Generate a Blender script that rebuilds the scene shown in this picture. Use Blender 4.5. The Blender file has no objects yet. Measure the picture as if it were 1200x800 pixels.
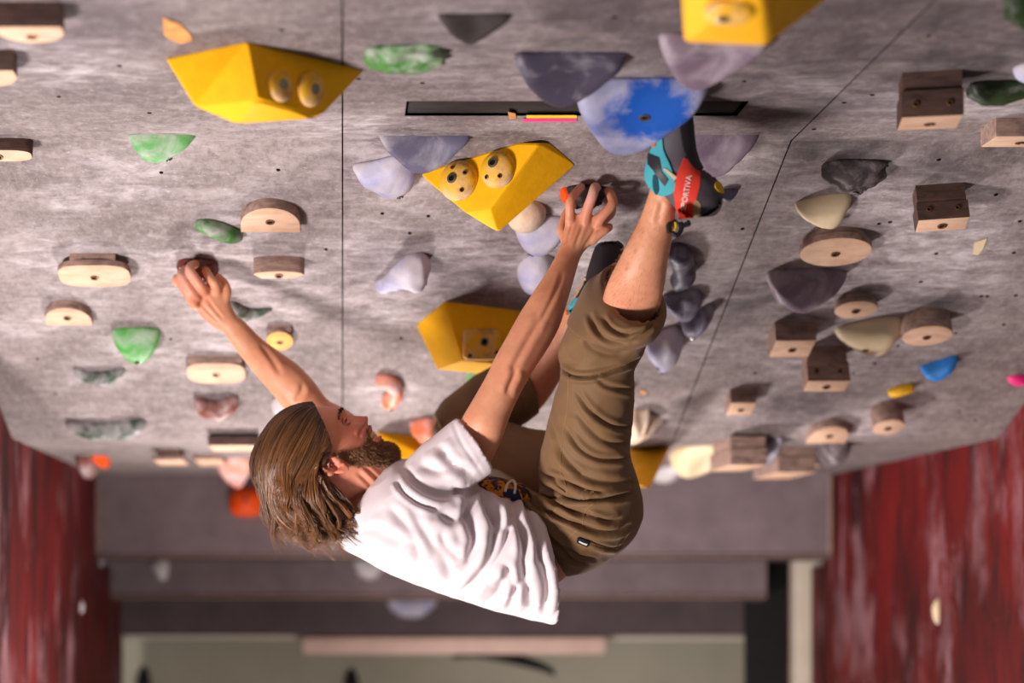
import bpy, bmesh, math, random
import numpy as np
from mathutils import Vector, Matrix, noise
from mathutils.bvhtree import BVHTree

random.seed(7)
SC = bpy.context.scene
COL = SC.collection
PI = math.pi

# ---------------------------------------------------------------- camera
F = 2200.0                 # focal length in pixels of the 1200x800 frame
CX, CY = 402.0, 680.0      # where the level view direction meets the frame
cam_d = bpy.data.cameras.new('camera')
cam = bpy.data.objects.new('camera', cam_d)
COL.objects.link(cam)
cam.rotation_euler = (PI / 2, 0, 0)
cam_d.sensor_width = 36.0
cam_d.lens = 36.0 * F / 1200.0
cam_d.shift_x = (600.0 - CX) / 1200.0
cam_d.shift_y = (CY - 400.0) / 1200.0
cam_d.clip_start = 0.05
cam_d.dof.use_dof = True
cam_d.dof.focus_distance = 3.26
cam_d.dof.aperture_fstop = 1.9
SC.camera = cam

# ---------------------------------------------------------------- light
world = bpy.data.worlds.new('world')
SC.world = world
world.use_nodes = True
bg = world.node_tree.nodes['Background']
bg.inputs[0].default_value = (1.0, 0.93, 0.94, 1)
bg.inputs[1].default_value = 0.19


def lamp(name, loc, target, size, power, color):
    d = bpy.data.lights.new(name, 'AREA')
    d.shape = 'DISK'
    d.size = size
    d.energy = power
    d.color = color
    o = bpy.data.objects.new(name, d)
    COL.objects.link(o)
    o.location = loc
    o.rotation_euler = (Vector(target) - Vector(loc)).to_track_quat('-Z', 'Y').to_euler()
    return o


lamp('flash_lamp', (-0.2, 4.9, -1.1), (0.3, 3.4, 0.5), 0.3, 48, (1.0, 0.93, 0.90))
lamp('softbox_lamp', (-1.5, 2.0, -1.1), (0.2, 3.4, 0.3), 0.55, 106, (1.0, 0.92, 0.90))
lamp('back_fill_lamp', (0.4, 4.6, -1.3), (0.4, 6.6, -0.1), 0.8, 20, (1.0, 0.95, 0.88))  # added fill with no visible source, brightens the back boards

SC.view_settings.view_transform = 'Standard'
SC.view_settings.look = 'None'
SC.view_settings.gamma = 1.0
SC.view_settings.use_curve_mapping = False
SC.view_settings.exposure = 0.0

# ---------------------------------------------------------------- materials


def srgb(r, g, b):
    def f(c):
        c /= 255.0
        return c / 12.92 if c <= 0.04045 else ((c + 0.055) / 1.055) ** 2.4
    return (f(r), f(g), f(b), 1.0)


class NT:
    def __init__(self, name, rough=0.6, spec=0.4):
        self.m = bpy.data.materials.new(name)
        self.m.use_nodes = True
        self.t = self.m.node_tree
        self.b = self.t.nodes['Principled BSDF']
        self.b.inputs['Roughness'].default_value = rough
        self.b.inputs['Specular IOR Level'].default_value = spec

    def n(self, kind, **kw):
        x = self.t.nodes.new(kind)
        for k, v in kw.items():
            setattr(x, k, v)
        return x

    def l(self, a, b):
        self.t.links.new(a, b)

    def coord(self, scale=(1, 1, 1), gen='Object'):
        c = self.n('ShaderNodeTexCoord')
        mp = self.n('ShaderNodeMapping')
        mp.inputs['Scale'].default_value = scale
        self.l(c.outputs[gen], mp.inputs[0])
        return mp.outputs[0]

    def noise(self, scale, detail=5, rough=0.6, vec=None, dist=0.0):
        x = self.n('ShaderNodeTexNoise')
        x.inputs['Scale'].default_value = scale
        x.inputs['Detail'].default_value = detail
        x.inputs['Roughness'].default_value = rough
        x.inputs['Distortion'].default_value = dist
        if vec is not None:
            self.l(vec, x.inputs['Vector'])
        return x.outputs[0]

    def ramp(self, fac, lo, hi, c0=(0, 0, 0, 1), c1=(1, 1, 1, 1)):
        r = self.n('ShaderNodeValToRGB')
        r.color_ramp.elements[0].position = lo
        r.color_ramp.elements[1].position = hi
        r.color_ramp.elements[0].color = c0
        r.color_ramp.elements[1].color = c1
        self.l(fac, r.inputs[0])
        return r.outputs[0]

    def mix(self, fac, a, b, mode='MIX'):
        x = self.n('ShaderNodeMix', data_type='RGBA', blend_type=mode)
        for sock, v in ((x.inputs[0], fac), (x.inputs[6], a), (x.inputs[7], b)):
            if hasattr(v, 'is_linked'):
                self.l(v, sock)
            else:
                sock.default_value = v
        return x.outputs[2]

    def math(self, op, a, b=None):
        x = self.n('ShaderNodeMath', operation=op)
        for i, v in enumerate((a, b)):
            if v is None:
                continue
            if hasattr(v, 'is_linked'):
                self.l(v, x.inputs[i])
            else:
                x.inputs[i].default_value = v
        return x.outputs[0]

    def attr(self, name):
        a = self.n('ShaderNodeAttribute')
        a.attribute_name = name
        return a

    def color(self, v):
        if hasattr(v, 'is_linked'):
            self.l(v, self.b.inputs['Base Color'])
        else:
            self.b.inputs['Base Color'].default_value = v

    def bump(self, h, strength=0.3, dist=0.01):
        x = self.n('ShaderNodeBump')
        x.inputs['Strength'].default_value = strength
        x.inputs['Distance'].default_value = dist
        self.l(h, x.inputs['Height'])
        self.l(x.outputs[0], self.b.inputs['Normal'])


def mat_plain(name, c, rough=0.6, spec=0.4, var=0.25, scale=30, bump=0.0, metal=0.0):
    k = NT(name, rough, spec)
    nz = k.noise(scale, vec=k.coord())
    dark = (c[0] * (1 - var), c[1] * (1 - var), c[2] * (1 - var), 1)
    k.color(k.mix(k.ramp(nz, 0.3, 0.7), dark, c))
    k.b.inputs['Metallic'].default_value = metal
    if bump:
        k.bump(nz, bump, 0.004)
    return k.m


def mat_plastic(name, c, chalk=0.5, rough=0.55, scale=14, dirt=0.35):
    """textured polyurethane rubbed with chalk and shoe rubber"""
    k = NT(name, rough, 0.35)
    v = k.coord()
    n1 = k.noise(scale, 5, 0.6, v, 0.4)
    n2 = k.noise(scale * 2.3, 6, 0.7, v)
    n3 = k.noise(240, 3, 0.6, v)
    base = k.mix(k.math('MULTIPLY', k.ramp(n2, 0.5, 0.8), dirt), c, srgb(45, 40, 44))
    ck = k.math('MULTIPLY', k.ramp(n1, 0.62 - 0.4 * chalk, 0.86 - 0.4 * chalk), min(0.9, 0.35 + chalk * 0.6))
    k.color(k.mix(ck, base, srgb(205, 196, 200)))
    k.bump(n3, 0.16, 0.003)
    return k.m


def mat_rubbed(name, c, center, r0, r1):
    """plastic whose rim is white with chalk while the bolt area keeps its colour"""
    k = NT(name, 0.5, 0.35)
    co = k.n('ShaderNodeTexCoord')
    d = k.n('ShaderNodeVectorMath', operation='DISTANCE')
    k.l(co.outputs['Object'], d.inputs[0])
    d.inputs[1].default_value = center
    n1 = k.noise(26, 6, 0.65, co.outputs['Object'], 0.3)
    f = k.math('ADD', d.outputs['Value'], k.math('MULTIPLY', k.math('SUBTRACT', n1, 0.5), 0.11))
    ck = k.math('MULTIPLY', k.ramp(f, r0, r1), 0.85)
    n2 = k.noise(7, 4, 0.6, co.outputs['Object'])
    k.color(k.mix(ck, c, k.mix(k.ramp(n2, 0.35, 0.7), srgb(120, 124, 160), srgb(206, 200, 212))))
    k.bump(k.noise(240, 3, 0.6, co.outputs['Object']), 0.16, 0.003)
    return k.m


def mat_wood(name, light, dark, amount=0.5, scale=(1, 1, 1)):
    k = NT(name, 0.7, 0.25)
    v = k.coord((18 * scale[0], 90 * scale[1], 90 * scale[2]))
    g = k.noise(1.2, 5, 0.6, v, 0.6)
    sp = k.noise(26, 6, 0.7, k.coord())
    c = k.mix(k.ramp(g, 0.35, 0.7), light, dark)
    c = k.mix(k.math('MULTIPLY', k.ramp(sp, 0.48, 0.72), amount), c, srgb(66, 56, 58))
    k.color(c)
    k.bump(g, 0.2, 0.003)
    return k.m


def mat_roof():
    k = NT('painted_overhang_board', 0.8, 0.2)
    v = k.coord()
    big = k.noise(2.2, 6, 0.62, v, 0.3)
    mid = k.noise(9, 7, 0.68, v, 0.5)
    fine = k.noise(60, 5, 0.7, v)
    streak = k.noise(15, 8, 0.72, k.coord((1.0, 2.2, 2.2)), 0.5)
    grain = k.noise(16, 5, 0.7, k.coord((2.0, 8.0, 8.0)), 0.3)
    c = k.mix(k.ramp(big, 0.32, 0.68), srgb(112, 101, 99), srgb(156, 143, 140))
    c = k.mix(k.math('MULTIPLY', k.ramp(mid, 0.42, 0.72), 0.5), c, srgb(88, 79, 80))
    c = k.mix(k.math('MULTIPLY', k.ramp(grain, 0.5, 0.72), 0.35), c, srgb(84, 73, 76))
    fl = k.noise(45, 6, 0.75, k.coord((1.6, .9, .9)), 0.4)
    c = k.mix(k.math('MULTIPLY', k.ramp(fl, 0.5, 0.66), 0.5), c, srgb(80, 68, 66))
    c = k.mix(k.math('MULTIPLY', k.ramp(fl, 0.34, 0.48, (1, 1, 1, 1), (0, 0, 0, 1)), 0.4), c, srgb(176, 164, 163))
    ch = k.attr('chalk').outputs['Fac']
    base_ch = k.math('MULTIPLY', k.ramp(streak, 0.5, 0.72), 0.26)
    f2 = k.math('MULTIPLY', k.math('MULTIPLY', ch, k.ramp(streak, 0.36, 0.66)), 0.72)
    f3 = k.math('MULTIPLY', k.ramp(k.noise(95, 4, 0.65, k.coord((1, 1.8, 1.8))), 0.62, 0.72), 0.55)
    tot = k.math('MINIMUM', k.math('ADD', k.math('ADD', base_ch, f2), f3), 0.92)
    c = k.mix(tot, c, srgb(206, 195, 198))
    dk = k.attr('smudge_shade').outputs['Fac']  # smudges and painted-in shade darken the board here
    c = k.mix(k.math('MULTIPLY', k.math('MULTIPLY', dk, k.ramp(mid, 0.3, 0.6)), 0.75), c, srgb(78, 68, 74))
    k.color(c)
    k.bump(k.math('ADD', fine, k.math('MULTIPLY', grain, 0.6)), 0.4, 0.004)
    return k.m


def mat_red():
    k = NT('red_stained_plywood', 0.65, 0.25)
    v = k.coord((3.5, 3.5, 1.0))
    a = k.noise(1.0, 6, 0.65, v, 0.5)
    b = k.noise(2.6, 5, 0.6, k.coord((3, 3, .8)), 0.4)
    big = k.noise(1.6, 4, 0.6, k.coord((1.4, 1.4, 1.2)))
    s = k.noise(90, 3, 0.6, k.coord((1, 1, .7)))
    c = k.mix(k.ramp(a, 0.3, 0.65), srgb(58, 8, 9), srgb(112, 18, 16))
    c = k.mix(k.math('MULTIPLY', k.ramp(b, 0.48, 0.62), 0.75), c, srgb(30, 9, 10))
    ck = k.math('MULTIPLY', k.ramp(k.noise(1.6, 7, 0.7, k.coord((3, 3, 1.1)), 0.3), 0.5, 0.64), k.ramp(big, 0.44, 0.6))
    ck = k.math('ADD', k.math('MULTIPLY', ck, 0.75), k.math('MULTIPLY', k.ramp(s, 0.70, 0.76), 0.4))
    c = k.mix(ck, c, srgb(178, 136, 144))
    k.color(c)
    k.bump(a, 0.25, 0.004)
    return k.m


def mat_skin():
    k = NT('skin', 0.48, 0.4)
    v = k.coord()
    n1 = k.noise(16, 5, 0.6, v)
    n2 = k.noise(90, 4, 0.6, v)
    c = k.mix(k.ramp(n1, 0.35, 0.7), srgb(206, 138, 104), srgb(224, 162, 126))
    c = k.mix(k.math('MULTIPLY', k.ramp(n2, 0.45, 0.75), 0.25), c, srgb(192, 116, 88))
    c = k.mix(k.attr('flush').outputs['Fac'], c, srgb(222, 122, 104))
    c = k.mix(k.attr('lip').outputs['Fac'], c, srgb(186, 92, 90))
    c = k.mix(k.attr('stubble').outputs['Fac'], c, srgb(112, 70, 46))
    c = k.mix(k.attr('dust').outputs['Fac'], c, srgb(226, 196, 190))
    k.color(c)
    k.b.inputs['Subsurface Weight'].default_value = 0.18
    k.b.inputs['Subsurface Radius'].default_value = (0.010, 0.004, 0.002)
    k.b.inputs['Subsurface Scale'].default_value = 1.0
    hz = k.noise(420, 3, 0.6, v)
    k.bump(k.math('ADD', hz, n2), 0.12, 0.002)
    return k.m


def mat_hair(name, lo, hi):
    k = NT(name, 0.38, 0.55)
    a = k.attr('tone').outputs['Fac']
    k.color(k.mix(a, lo, hi))
    return k.m


def mat_cloth(name, c, weave=900, rough=0.85, var=0.08, bump=0.15):
    k = NT(name, rough, 0.2)
    v = k.coord()
    n1 = k.noise(7, 4, 0.5, v)
    w = k.noise(weave, 2, 0.5, v)
    d = (c[0] * (1 - var), c[1] * (1 - var), c[2] * (1 - var), 1)
    k.color(k.mix(k.ramp(n1, 0.3, 0.7), d, c))
    k.b.inputs['Sheen Weight'].default_value = 0.08
    k.bump(w, bump, 0.001)
    return k.m


M = {}
M['roof'] = mat_roof()
M['red'] = mat_red()
M['skin'] = mat_skin()
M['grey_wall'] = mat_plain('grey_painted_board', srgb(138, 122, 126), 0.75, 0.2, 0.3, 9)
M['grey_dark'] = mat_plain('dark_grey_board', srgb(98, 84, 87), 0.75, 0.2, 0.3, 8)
M['trim'] = mat_plain('raw_plywood_edge', srgb(168, 138, 122), 0.8, 0.2, 0.3, 40)
M['green_wall'] = mat_plain('pale_green_board', srgb(178, 172, 154), 0.7, 0.2, 0.15, 4)
M['pale'] = mat_plain('pale_paint', srgb(226, 214, 196), 0.6, 0.3, 0.12, 10)
M['batten'] = mat_plain('pink_beige_paint', srgb(236, 204, 190), 0.6, 0.3, 0.15, 14)
M['black'] = mat_plain('black_rubber', srgb(34, 30, 32), 0.6, 0.3, 0.3, 30)
M['hole'] = mat_plain('dark_hole', srgb(28, 22, 22), 0.9, 0.1, 0.3, 60)
M['mat'] = mat_plain('vinyl_crash_mat', srgb(150, 140, 140), 0.6, 0.3, 0.2, 5)
M['steel'] = mat_plain('zinc_steel', srgb(150, 140, 130), 0.35, 0.5, 0.3, 60, metal=0.9)
M['brass'] = mat_plain('rusty_steel', srgb(130, 92, 60), 0.5, 0.5, 0.4, 60, metal=0.6)
M['darkwood'] = mat_wood('dark_slot_wood', srgb(46, 38, 36), srgb(26, 22, 22), 0.3)
M['wood_face'] = mat_wood('pale_wood_face', srgb(226, 190, 162), srgb(204, 160, 130), 0.16, (0.6, .3, .3))
M['wood_side'] = mat_wood('grimy_wood_side', srgb(176, 146, 132), srgb(124, 100, 92), 0.55)
M['wood_dark'] = mat_wood('walnut_wood_side', srgb(96, 72, 62), srgb(58, 42, 38), 0.5)
M['wood_yellow'] = mat_wood('yellow_pine_face', srgb(238, 190, 104), srgb(212, 150, 70), 0.2)
M['volume'] = mat_plain('yellow_textured_paint', srgb(252, 184, 4), 0.7, 0.25, 0.12, 40, 0.25)
M['volume_hold'] = mat_plastic('yellow_plastic', srgb(236, 176, 24), 0.5, 0.6, 12, 0.9)
M['orange_chip'] = mat_plain('bare_orange_wood', srgb(232, 160, 92), 0.8, 0.2, 0.4, 60)
M['pink_tape'] = mat_plain('pink_tape', srgb(238, 40, 128), 0.6, 0.3, 0.1, 20)
M['yellow_tape'] = mat_plain('yellow_tape', srgb(252, 200, 20), 0.6, 0.3, 0.1, 20)
M['lav'] = mat_plastic('lavender_plastic', srgb(104, 100, 122), 0.45, 0.55, 11, 0.6)
M['lav_dark'] = mat_plastic('dark_purple_plastic', srgb(66, 61, 78), 0.28, 0.5, 11, 0.6)
M['lav_pale'] = mat_plastic('chalky_lavender_plastic', srgb(150, 152, 200), 0.8, 0.6, 12, 0.15)
M['lav_brown'] = mat_plastic('worn_mauve_plastic', srgb(128, 108, 124), 0.5, 0.5, 10, 0.6)
M['blue'] = mat_rubbed('blue_plastic', srgb(20, 84, 176), (.018, .06, .04), .045, .08)
M['green'] = mat_plastic('green_plastic', srgb(78, 160, 68), 0.45, 0.5, 18, 0.1)
M['green_pale'] = mat_plastic('chalky_green_plastic', srgb(96, 164, 90), 0.58, 0.55, 18, 0.1)
M['green_dark'] = mat_plastic('dark_green_plastic', srgb(52, 70, 50), 0.55, 0.5, 22, 0.6)
M['green_black'] = mat_plastic('black_green_plastic', srgb(40, 58, 28), 0.2, 0.5, 22, 0.6)
M['brown'] = mat_plastic('red_brown_plastic', srgb(128, 70, 56), 0.5, 0.4, 14, 0.5)
M['brown_shiny'] = mat_plastic('shiny_brown_plastic', srgb(112, 50, 38), 0.22, 0.28, 14, 0.5)
M['orange'] = mat_plastic('orange_plastic', srgb(236, 112, 40), 0.55, 0.5, 17, 0.1)
M['orange_hot'] = mat_plastic('vivid_orange_plastic', srgb(246, 84, 12), 0.05, 0.5, 17, 0.1)
M['salmon'] = mat_plastic('salmon_plastic', srgb(226, 140, 116), 0.55, 0.5, 17, 0.3)
M['cream'] = mat_plastic('cream_plastic', srgb(226, 204, 166), 0.28, 0.55, 9, 0.1)
M['beige'] = mat_plastic('beige_plastic', srgb(216, 192, 166), 0.4, 0.55, 12, 0.25)
M['white_hold'] = mat_plastic('white_plastic', srgb(226, 220, 222), 0.6, 0.5, 12, 0.05)
M['dark'] = mat_plastic('dark_shaded_plastic', srgb(52, 44, 42), 0.08, 0.6, 14, 0.6)  # own dark of the crimp hold; painted-in shadow on the triangular one
M['green_worn'] = mat_plastic('worn_green_plastic', srgb(80, 132, 66), 0.45, 0.5, 26, 0.75)
M['rock'] = mat_plastic('dark_rock_plastic', srgb(86, 74, 76), 0.3, 0.7, 24, 0.7)
M['blue_small'] = mat_plastic('bright_blue_plastic', srgb(38, 126, 206), 0.1, 0.5, 17, 0.1)
M['pink_hold'] = mat_plastic('pink_plastic', srgb(240, 50, 130), 0.1, 0.5, 17, 0.1)
M['yellow_small'] = mat_plastic('bright_yellow_plastic', srgb(244, 184, 20), 0.12, 0.5, 17, 0.2)

# ---------------------------------------------------------------- mesh helpers


def mesh_obj(name, verts, faces, mats, parent=None, smooth=True, angle=None, mi=None):
    me = bpy.data.meshes.new(name)
    me.from_pydata([tuple(v) for v in verts], [], [tuple(f) for f in faces])
    return link_mesh(name, me, mats, parent, smooth, angle, mi)


def link_mesh(name, me, mats, parent=None, smooth=True, angle=None, mi=None):
    if not isinstance(mats, (list, tuple)):
        mats = [mats]
    for m in mats:
        me.materials.append(m)
    me.polygons.foreach_set('use_smooth', [smooth] * len(me.polygons))
    if mi is not None:
        me.polygons.foreach_set('material_index', mi)
    if smooth and angle is not None:
        me.set_sharp_from_angle(angle=math.radians(angle))
    me.update()
    o = bpy.data.objects.new(name, me)
    COL.objects.link(o)
    if parent is not None:
        o.parent = parent
    return o


def tag(o, label, cat, group=None):
    o['label'] = label
    o['category'] = cat
    if group:
        o['group'] = group
    return o


def struct(o):
    o['kind'] = 'structure'
    return o


def box_mesh(x0, x1, y0, y1, z0, z1):
    v = [(x, y, z) for x in (x0, x1) for y in (y0, y1) for z in (z0, z1)]
    f = [(0, 1, 3, 2), (4, 6, 7, 5), (0, 4, 5, 1), (2, 3, 7, 6), (0, 2, 6, 4), (1, 5, 7, 3)]
    return v, f


def bevel_box(name, dims, mat, parent=None, b=0.004):
    v, f = box_mesh(*dims)
    bm = bmesh.new()
    vs = [bm.verts.new(p) for p in v]
    for q in f:
        bm.faces.new([vs[i] for i in q])
    bmesh.ops.recalc_face_normals(bm, faces=bm.faces)
    bmesh.ops.bevel(bm, geom=list(bm.edges), offset=b, segments=2, affect='EDGES', profile=0.5)
    me = bpy.data.meshes.new(name)
    bm.to_mesh(me)
    bm.free()
    return link_mesh(name, me, mat, parent, True, 40)


def W(px, py, Y):
    """the point at depth Y seen at photo position (px, py)"""
    return Vector(((px - CX) * Y / F, Y, (CY - py) * Y / F))


def proj(p):
    return (CX + F * p[0] / p[1], CY - F * p[2] / p[1])


def catmull(pts, n, closed=False):
    P = np.asarray(pts, float)
    m = len(P)
    out = []
    if closed:
        for i in range(n):
            t = i * m / n
            k = int(t)
            u = t - k
            p0, p1, p2, p3 = P[(k - 1) % m], P[k % m], P[(k + 1) % m], P[(k + 2) % m]
            out.append(.5 * (2 * p1 + (p2 - p0) * u + (2 * p0 - 5 * p1 + 4 * p2 - p3) * u * u + (3 * p1 - p0 - 3 * p2 + p3) * u ** 3))
    else:
        for i in range(n):
            t = i * (m - 1) / (n - 1)
            k = min(int(t), m - 2)
            u = t - k
            p1, p2 = P[k], P[k + 1]
            p0 = P[k - 1] if k > 0 else 2 * p1 - p2
            p3 = P[k + 2] if k + 2 < m else 2 * p2 - p1
            out.append(.5 * (2 * p1 + (p2 - p0) * u + (2 * p0 - 5 * p1 + 4 * p2 - p3) * u * u + (3 * p1 - p0 - 3 * p2 + p3) * u ** 3))
    return np.array(out)


def grid_faces(nu, nv, off=0, cap0=True, cap1=True):
    f = []
    for i in range(nu - 1):
        for j in range(nv):
            a, b = i * nv + j, i * nv + (j + 1) % nv
            f.append((off + a, off + b, off + b + nv, off + a + nv))
    if cap0:
        f.append(tuple(off + j for j in range(nv))[::-1])
    if cap1:
        f.append(tuple(off + (nu - 1) * nv + j for j in range(nv)))
    return f


# ---------------------------------------------------------------- the overhang's surfaces
SL = 0.371                       # fall of the main board per metre of depth
Y1, Y2, Y3 = 3.256, 4.41, 5.90   # the two bends and the fascia
Z1 = 0.762
Z2 = Z1 - SL * (Y2 - Y1)
XL, XR, XS = -0.777, 1.537, 0.777


class Surf:
    def __init__(self, p, n, u, v):
        self.p, self.n, self.u, self.v = Vector(p), Vector(n).normalized(), Vector(u), Vector(v).normalized()

    def hit(self, px, py, off=0.0):
        d = Vector(((px - CX) / F, 1.0, (CY - py) / F))
        return d * ((self.p + self.n * off).dot(self.n) / d.dot(self.n))

    def frame(self, px, py, rot=0.0):
        m = Matrix.Identity(4)
        for i, a in enumerate((self.u, self.v, self.n)):
            m.col[i][:3] = a
        m.translation = self.hit(px, py)
        if rot:
            m = m @ Matrix.Rotation(rot, 4, 'Z')
        return m

    def k(self, px, py):
        """pixels per metre along u, v and n at that spot"""
        p = self.hit(px, py)
        a = proj(p)
        r = []
        for d, e in ((self.u, 0), (self.v, 1), (self.n, 1)):
            q = proj(p + d * 0.01)
            r.append(abs(q[e] - a[e]) * 100 if e else math.hypot(q[0] - a[0], q[1] - a[1]) * 100)
        return r


S_NEAR = Surf((0, 2, Z1), (0, 0, -1), (1, 0, 0), (0, -1, 0))
S_MAIN = Surf((0, Y1, Z1), (0, -SL, -1), (1, 0, 0), (0, -1, SL))
S_FAR = Surf((0, 5, Z2), (0, 0, -1), (1, 0, 0), (0, -1, 0))
S_FASC = Surf((0, Y3, 0), (0, -1, 0), (1, 0, 0), (0, 0, 1))
S_LOW = Surf((0, 6.28, 0), (0, -1, 0), (1, 0, 0), (0, 0, 1))
S_LOW2 = Surf((0, 6.55, 0), (0, -1, 0), (1, 0, 0), (0, 0, 1))
S_LEFT = Surf((XL, 4, 0), (1, 0, 0), (0, 1, 0), (0, 0, 1))
S_RIGHT = Surf((XR, 4, 0), (-1, 0, 0), (0, -1, 0), (0, 0, 1))


def surf_at(py):
    return S_NEAR if py < 163 else S_MAIN if py < 513 else S_FAR

# ---------------------------------------------------------------- the room
CHALKY = [(78, 237, .05), (20, 383, .05), (288, 250, .08), (110, 320, .10), (80, 370, .07), (235, 330, .10), (160, 410, .07), (190, 165, .07),
          (255, 432, .08), (115, 442, .06), (125, 505, .08), (330, 312, .06), (300, 345, .10), (470, 330, .11), (450, 210, .11), (455, 462, .08),
          (495, 75, .08), (560, 30, .09), (660, 90, .13), (640, 300, .13), (690, 235, .09), (800, 330, .14), (780, 400, .12), (860, 205, .08),
          (965, 250, .09), (980, 290, .10), (1000, 205, .10), (1095, 245, .12), (1120, 285, .10), (940, 340, .10), (1000, 360, .09), (1020, 395, .08),
          (1085, 380, .10), (925, 400, .09), (960, 435, .10), (865, 470, .08), (970, 505, .09), (1038, 490, .09), (1090, 120, .11), (960, 100, .12),
          (420, 150, .11), (425, 290, .07), (760, 500, .09), (1050, 300, .12), (1120, 330, .10), (1170, 120, .10), (440, 375, .08), (480, 340, .08),
          (30, 60, .12), (110, 80, .10), (150, 210, .08), (230, 300, .08), (270, 390, .09), (60, 300, .08), (350, 350, .07), (520, 300, .09)]
CH3 = [(surf_at(y).hit(x, y), r) for x, y, r in CHALKY]
SH3 = [(surf_at(y).hit(x, y), r) for x, y, r in ((1020, 30, .3), (1100, 60, .2), (700, 20, .25), (60, 20, .25), (900, 120, .2), (1090, 190, .06), (930, 470, .08),
                                                (1000, 180, .07), (1095, 350, .07), (960, 480, .05), (470, 300, .10), (560, 330, .10), (880, 350, .10))]  # a few smudges, plus shade painted in above holds and near the top


def spot(P, spots):
    a = np.zeros(len(P))
    for c, r in spots:
        a += np.exp(-((P - np.array(c)) ** 2).sum(1) / (r * r))
    return np.clip(a, 0, 1)


def roof_piece(name, fz, ya, yb, skip=None):
    """three boards side by side with a 4 mm joint between them"""
    V, Fc = [], []
    ys = np.arange(ya, yb, 0.014)
    ys = np.append(ys, yb)
    if skip:
        ys = np.sort(np.unique(np.concatenate([ys[(np.abs(ys - skip[2]) > .004) & (np.abs(ys - skip[3]) > .004)], [skip[2], skip[3]]])))
    for x0, x1 in ((XL, -0.0022), (0.0004, XS - .0012), (XS + .0012, XR)):
        xs = np.linspace(x0, x1, int((x1 - x0) / 0.014))
        if skip and x0 < skip[0] < x1:
            xs = np.sort(np.unique(np.concatenate([xs[(np.abs(xs - skip[0]) > .004) & (np.abs(xs - skip[1]) > .004)], [skip[0], skip[1]]])))
        o = len(V)
        for y in ys:
            for x in xs:
                V.append((x, y, fz(y)))
        n = len(xs)
        for i in range(len(ys) - 1):
            for j in range(n - 1):
                if skip and skip[0] - .001 < (xs[j] + xs[j + 1]) / 2 < skip[1] and skip[2] < (ys[i] + ys[i + 1]) / 2 < skip[3]:
                    continue
                a = o + i * n + j
                Fc.append((a, a + n, a + n + 1, a + 1))
    ob = mesh_obj(name, V, Fc, M['roof'], None, True)
    P = np.array(V)
    for nm, sp in (('chalk', CH3), ('smudge_shade', SH3)):
        at = ob.data.attributes.new(nm, 'FLOAT', 'POINT')
        at.data.foreach_set('value', spot(P, sp).astype(np.float32))
    return struct(ob)


SLOT = (0.101, 0.646, 2.985, 3.080)
roof_piece('ceiling', lambda y: Z1, 1.5, Y1, SLOT)
roof_piece('ceiling', lambda y: Z1 - SL * (y - Y1), Y1, Y2)
roof_piece('ceiling', lambda y: Z2, Y2, Y3)
# dark timber behind the joints, a slab along the back of the boards
v = [(XL - .02, 1.5, Z1 + .006), (XR + .02, 1.5, Z1 + .006), (XL - .02, 2.975, Z1 + .006), (XR + .02, 2.975, Z1 + .006),
     (XL - .02, 2.975, Z1 + .07), (XR + .02, 2.975, Z1 + .07), (XL - .02, 3.09, Z1 + .07), (XR + .02, 3.09, Z1 + .07),
     (XL - .02, 3.09, Z1 + .006), (XR + .02, 3.09, Z1 + .006), (XL - .02, Y1, Z1 + .006), (XR + .02, Y1, Z1 + .006),
     (XL - .02, Y2, Z2 + .006), (XR + .02, Y2, Z2 + .006), (XL - .02, Y3, Z2 + .006), (XR + .02, Y3, Z2 + .006)]
o = mesh_obj('ceiling_backing', v, [(2 * i, 2 * i + 1, 2 * i + 3, 2 * i + 2) for i in range(7)], M['hole'], None, False)
sol = o.modifiers.new('thickness', 'SOLIDIFY')
sol.thickness = 0.05
sol.offset = 1
struct(o)
# the timber seen inside the long slot
tm = bevel_box('slot_timber', (SLOT[0] + .004, SLOT[1] - .004, 3.003, 3.0795, Z1 + .004, Z1 + .06), M['darkwood'], None, .003)
struct(tm)

# side walls of red-stained plywood
for nm, x0, x1, yb in (('wall_left', XL - .03, XL, 6.0), ('wall_right', XR, XR + .03, 6.02)):
    v, f = box_mesh(x0, x1, 3.9, yb, -1.5, 1.2)
    struct(mesh_obj(nm, v, f, M['red'], None, False))
v, f = box_mesh(XL - .03, XL, 6.0, 6.62, -1.5, Z2 - .29)
struct(mesh_obj('wall_left', v, f, M['red'], None, False))
v, f = box_mesh(XR, XR + .03, 6.0, 7.4, -1.5, Z2 - .29)
struct(mesh_obj('wall_right', v, f, M['red'], None, False))
# the fascia and the stepped boards below it
ZB = (CY - 648) * Y3 / F
v, f = box_mesh(XL, XR, Y3, Y3 + .03, ZB, Z2 + .05)
struct(mesh_obj('wall_back', v, f, M['grey_wall'], None, False))
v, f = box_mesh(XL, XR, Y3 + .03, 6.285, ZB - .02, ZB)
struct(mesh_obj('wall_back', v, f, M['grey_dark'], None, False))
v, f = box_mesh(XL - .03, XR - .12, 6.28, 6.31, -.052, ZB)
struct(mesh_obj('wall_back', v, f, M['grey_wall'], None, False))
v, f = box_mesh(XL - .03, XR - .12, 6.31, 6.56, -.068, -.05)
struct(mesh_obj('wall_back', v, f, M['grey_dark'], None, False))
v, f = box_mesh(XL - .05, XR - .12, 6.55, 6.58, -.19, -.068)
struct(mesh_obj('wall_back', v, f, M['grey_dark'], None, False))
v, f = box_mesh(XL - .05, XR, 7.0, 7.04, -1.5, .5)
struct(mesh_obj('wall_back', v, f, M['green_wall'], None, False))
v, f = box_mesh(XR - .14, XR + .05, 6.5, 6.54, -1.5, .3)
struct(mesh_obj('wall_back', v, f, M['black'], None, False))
v, f = box_mesh(XL - .03, XR + .03, 5.0, 7.04, Z2 + .05, Z2 + .08)
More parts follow.
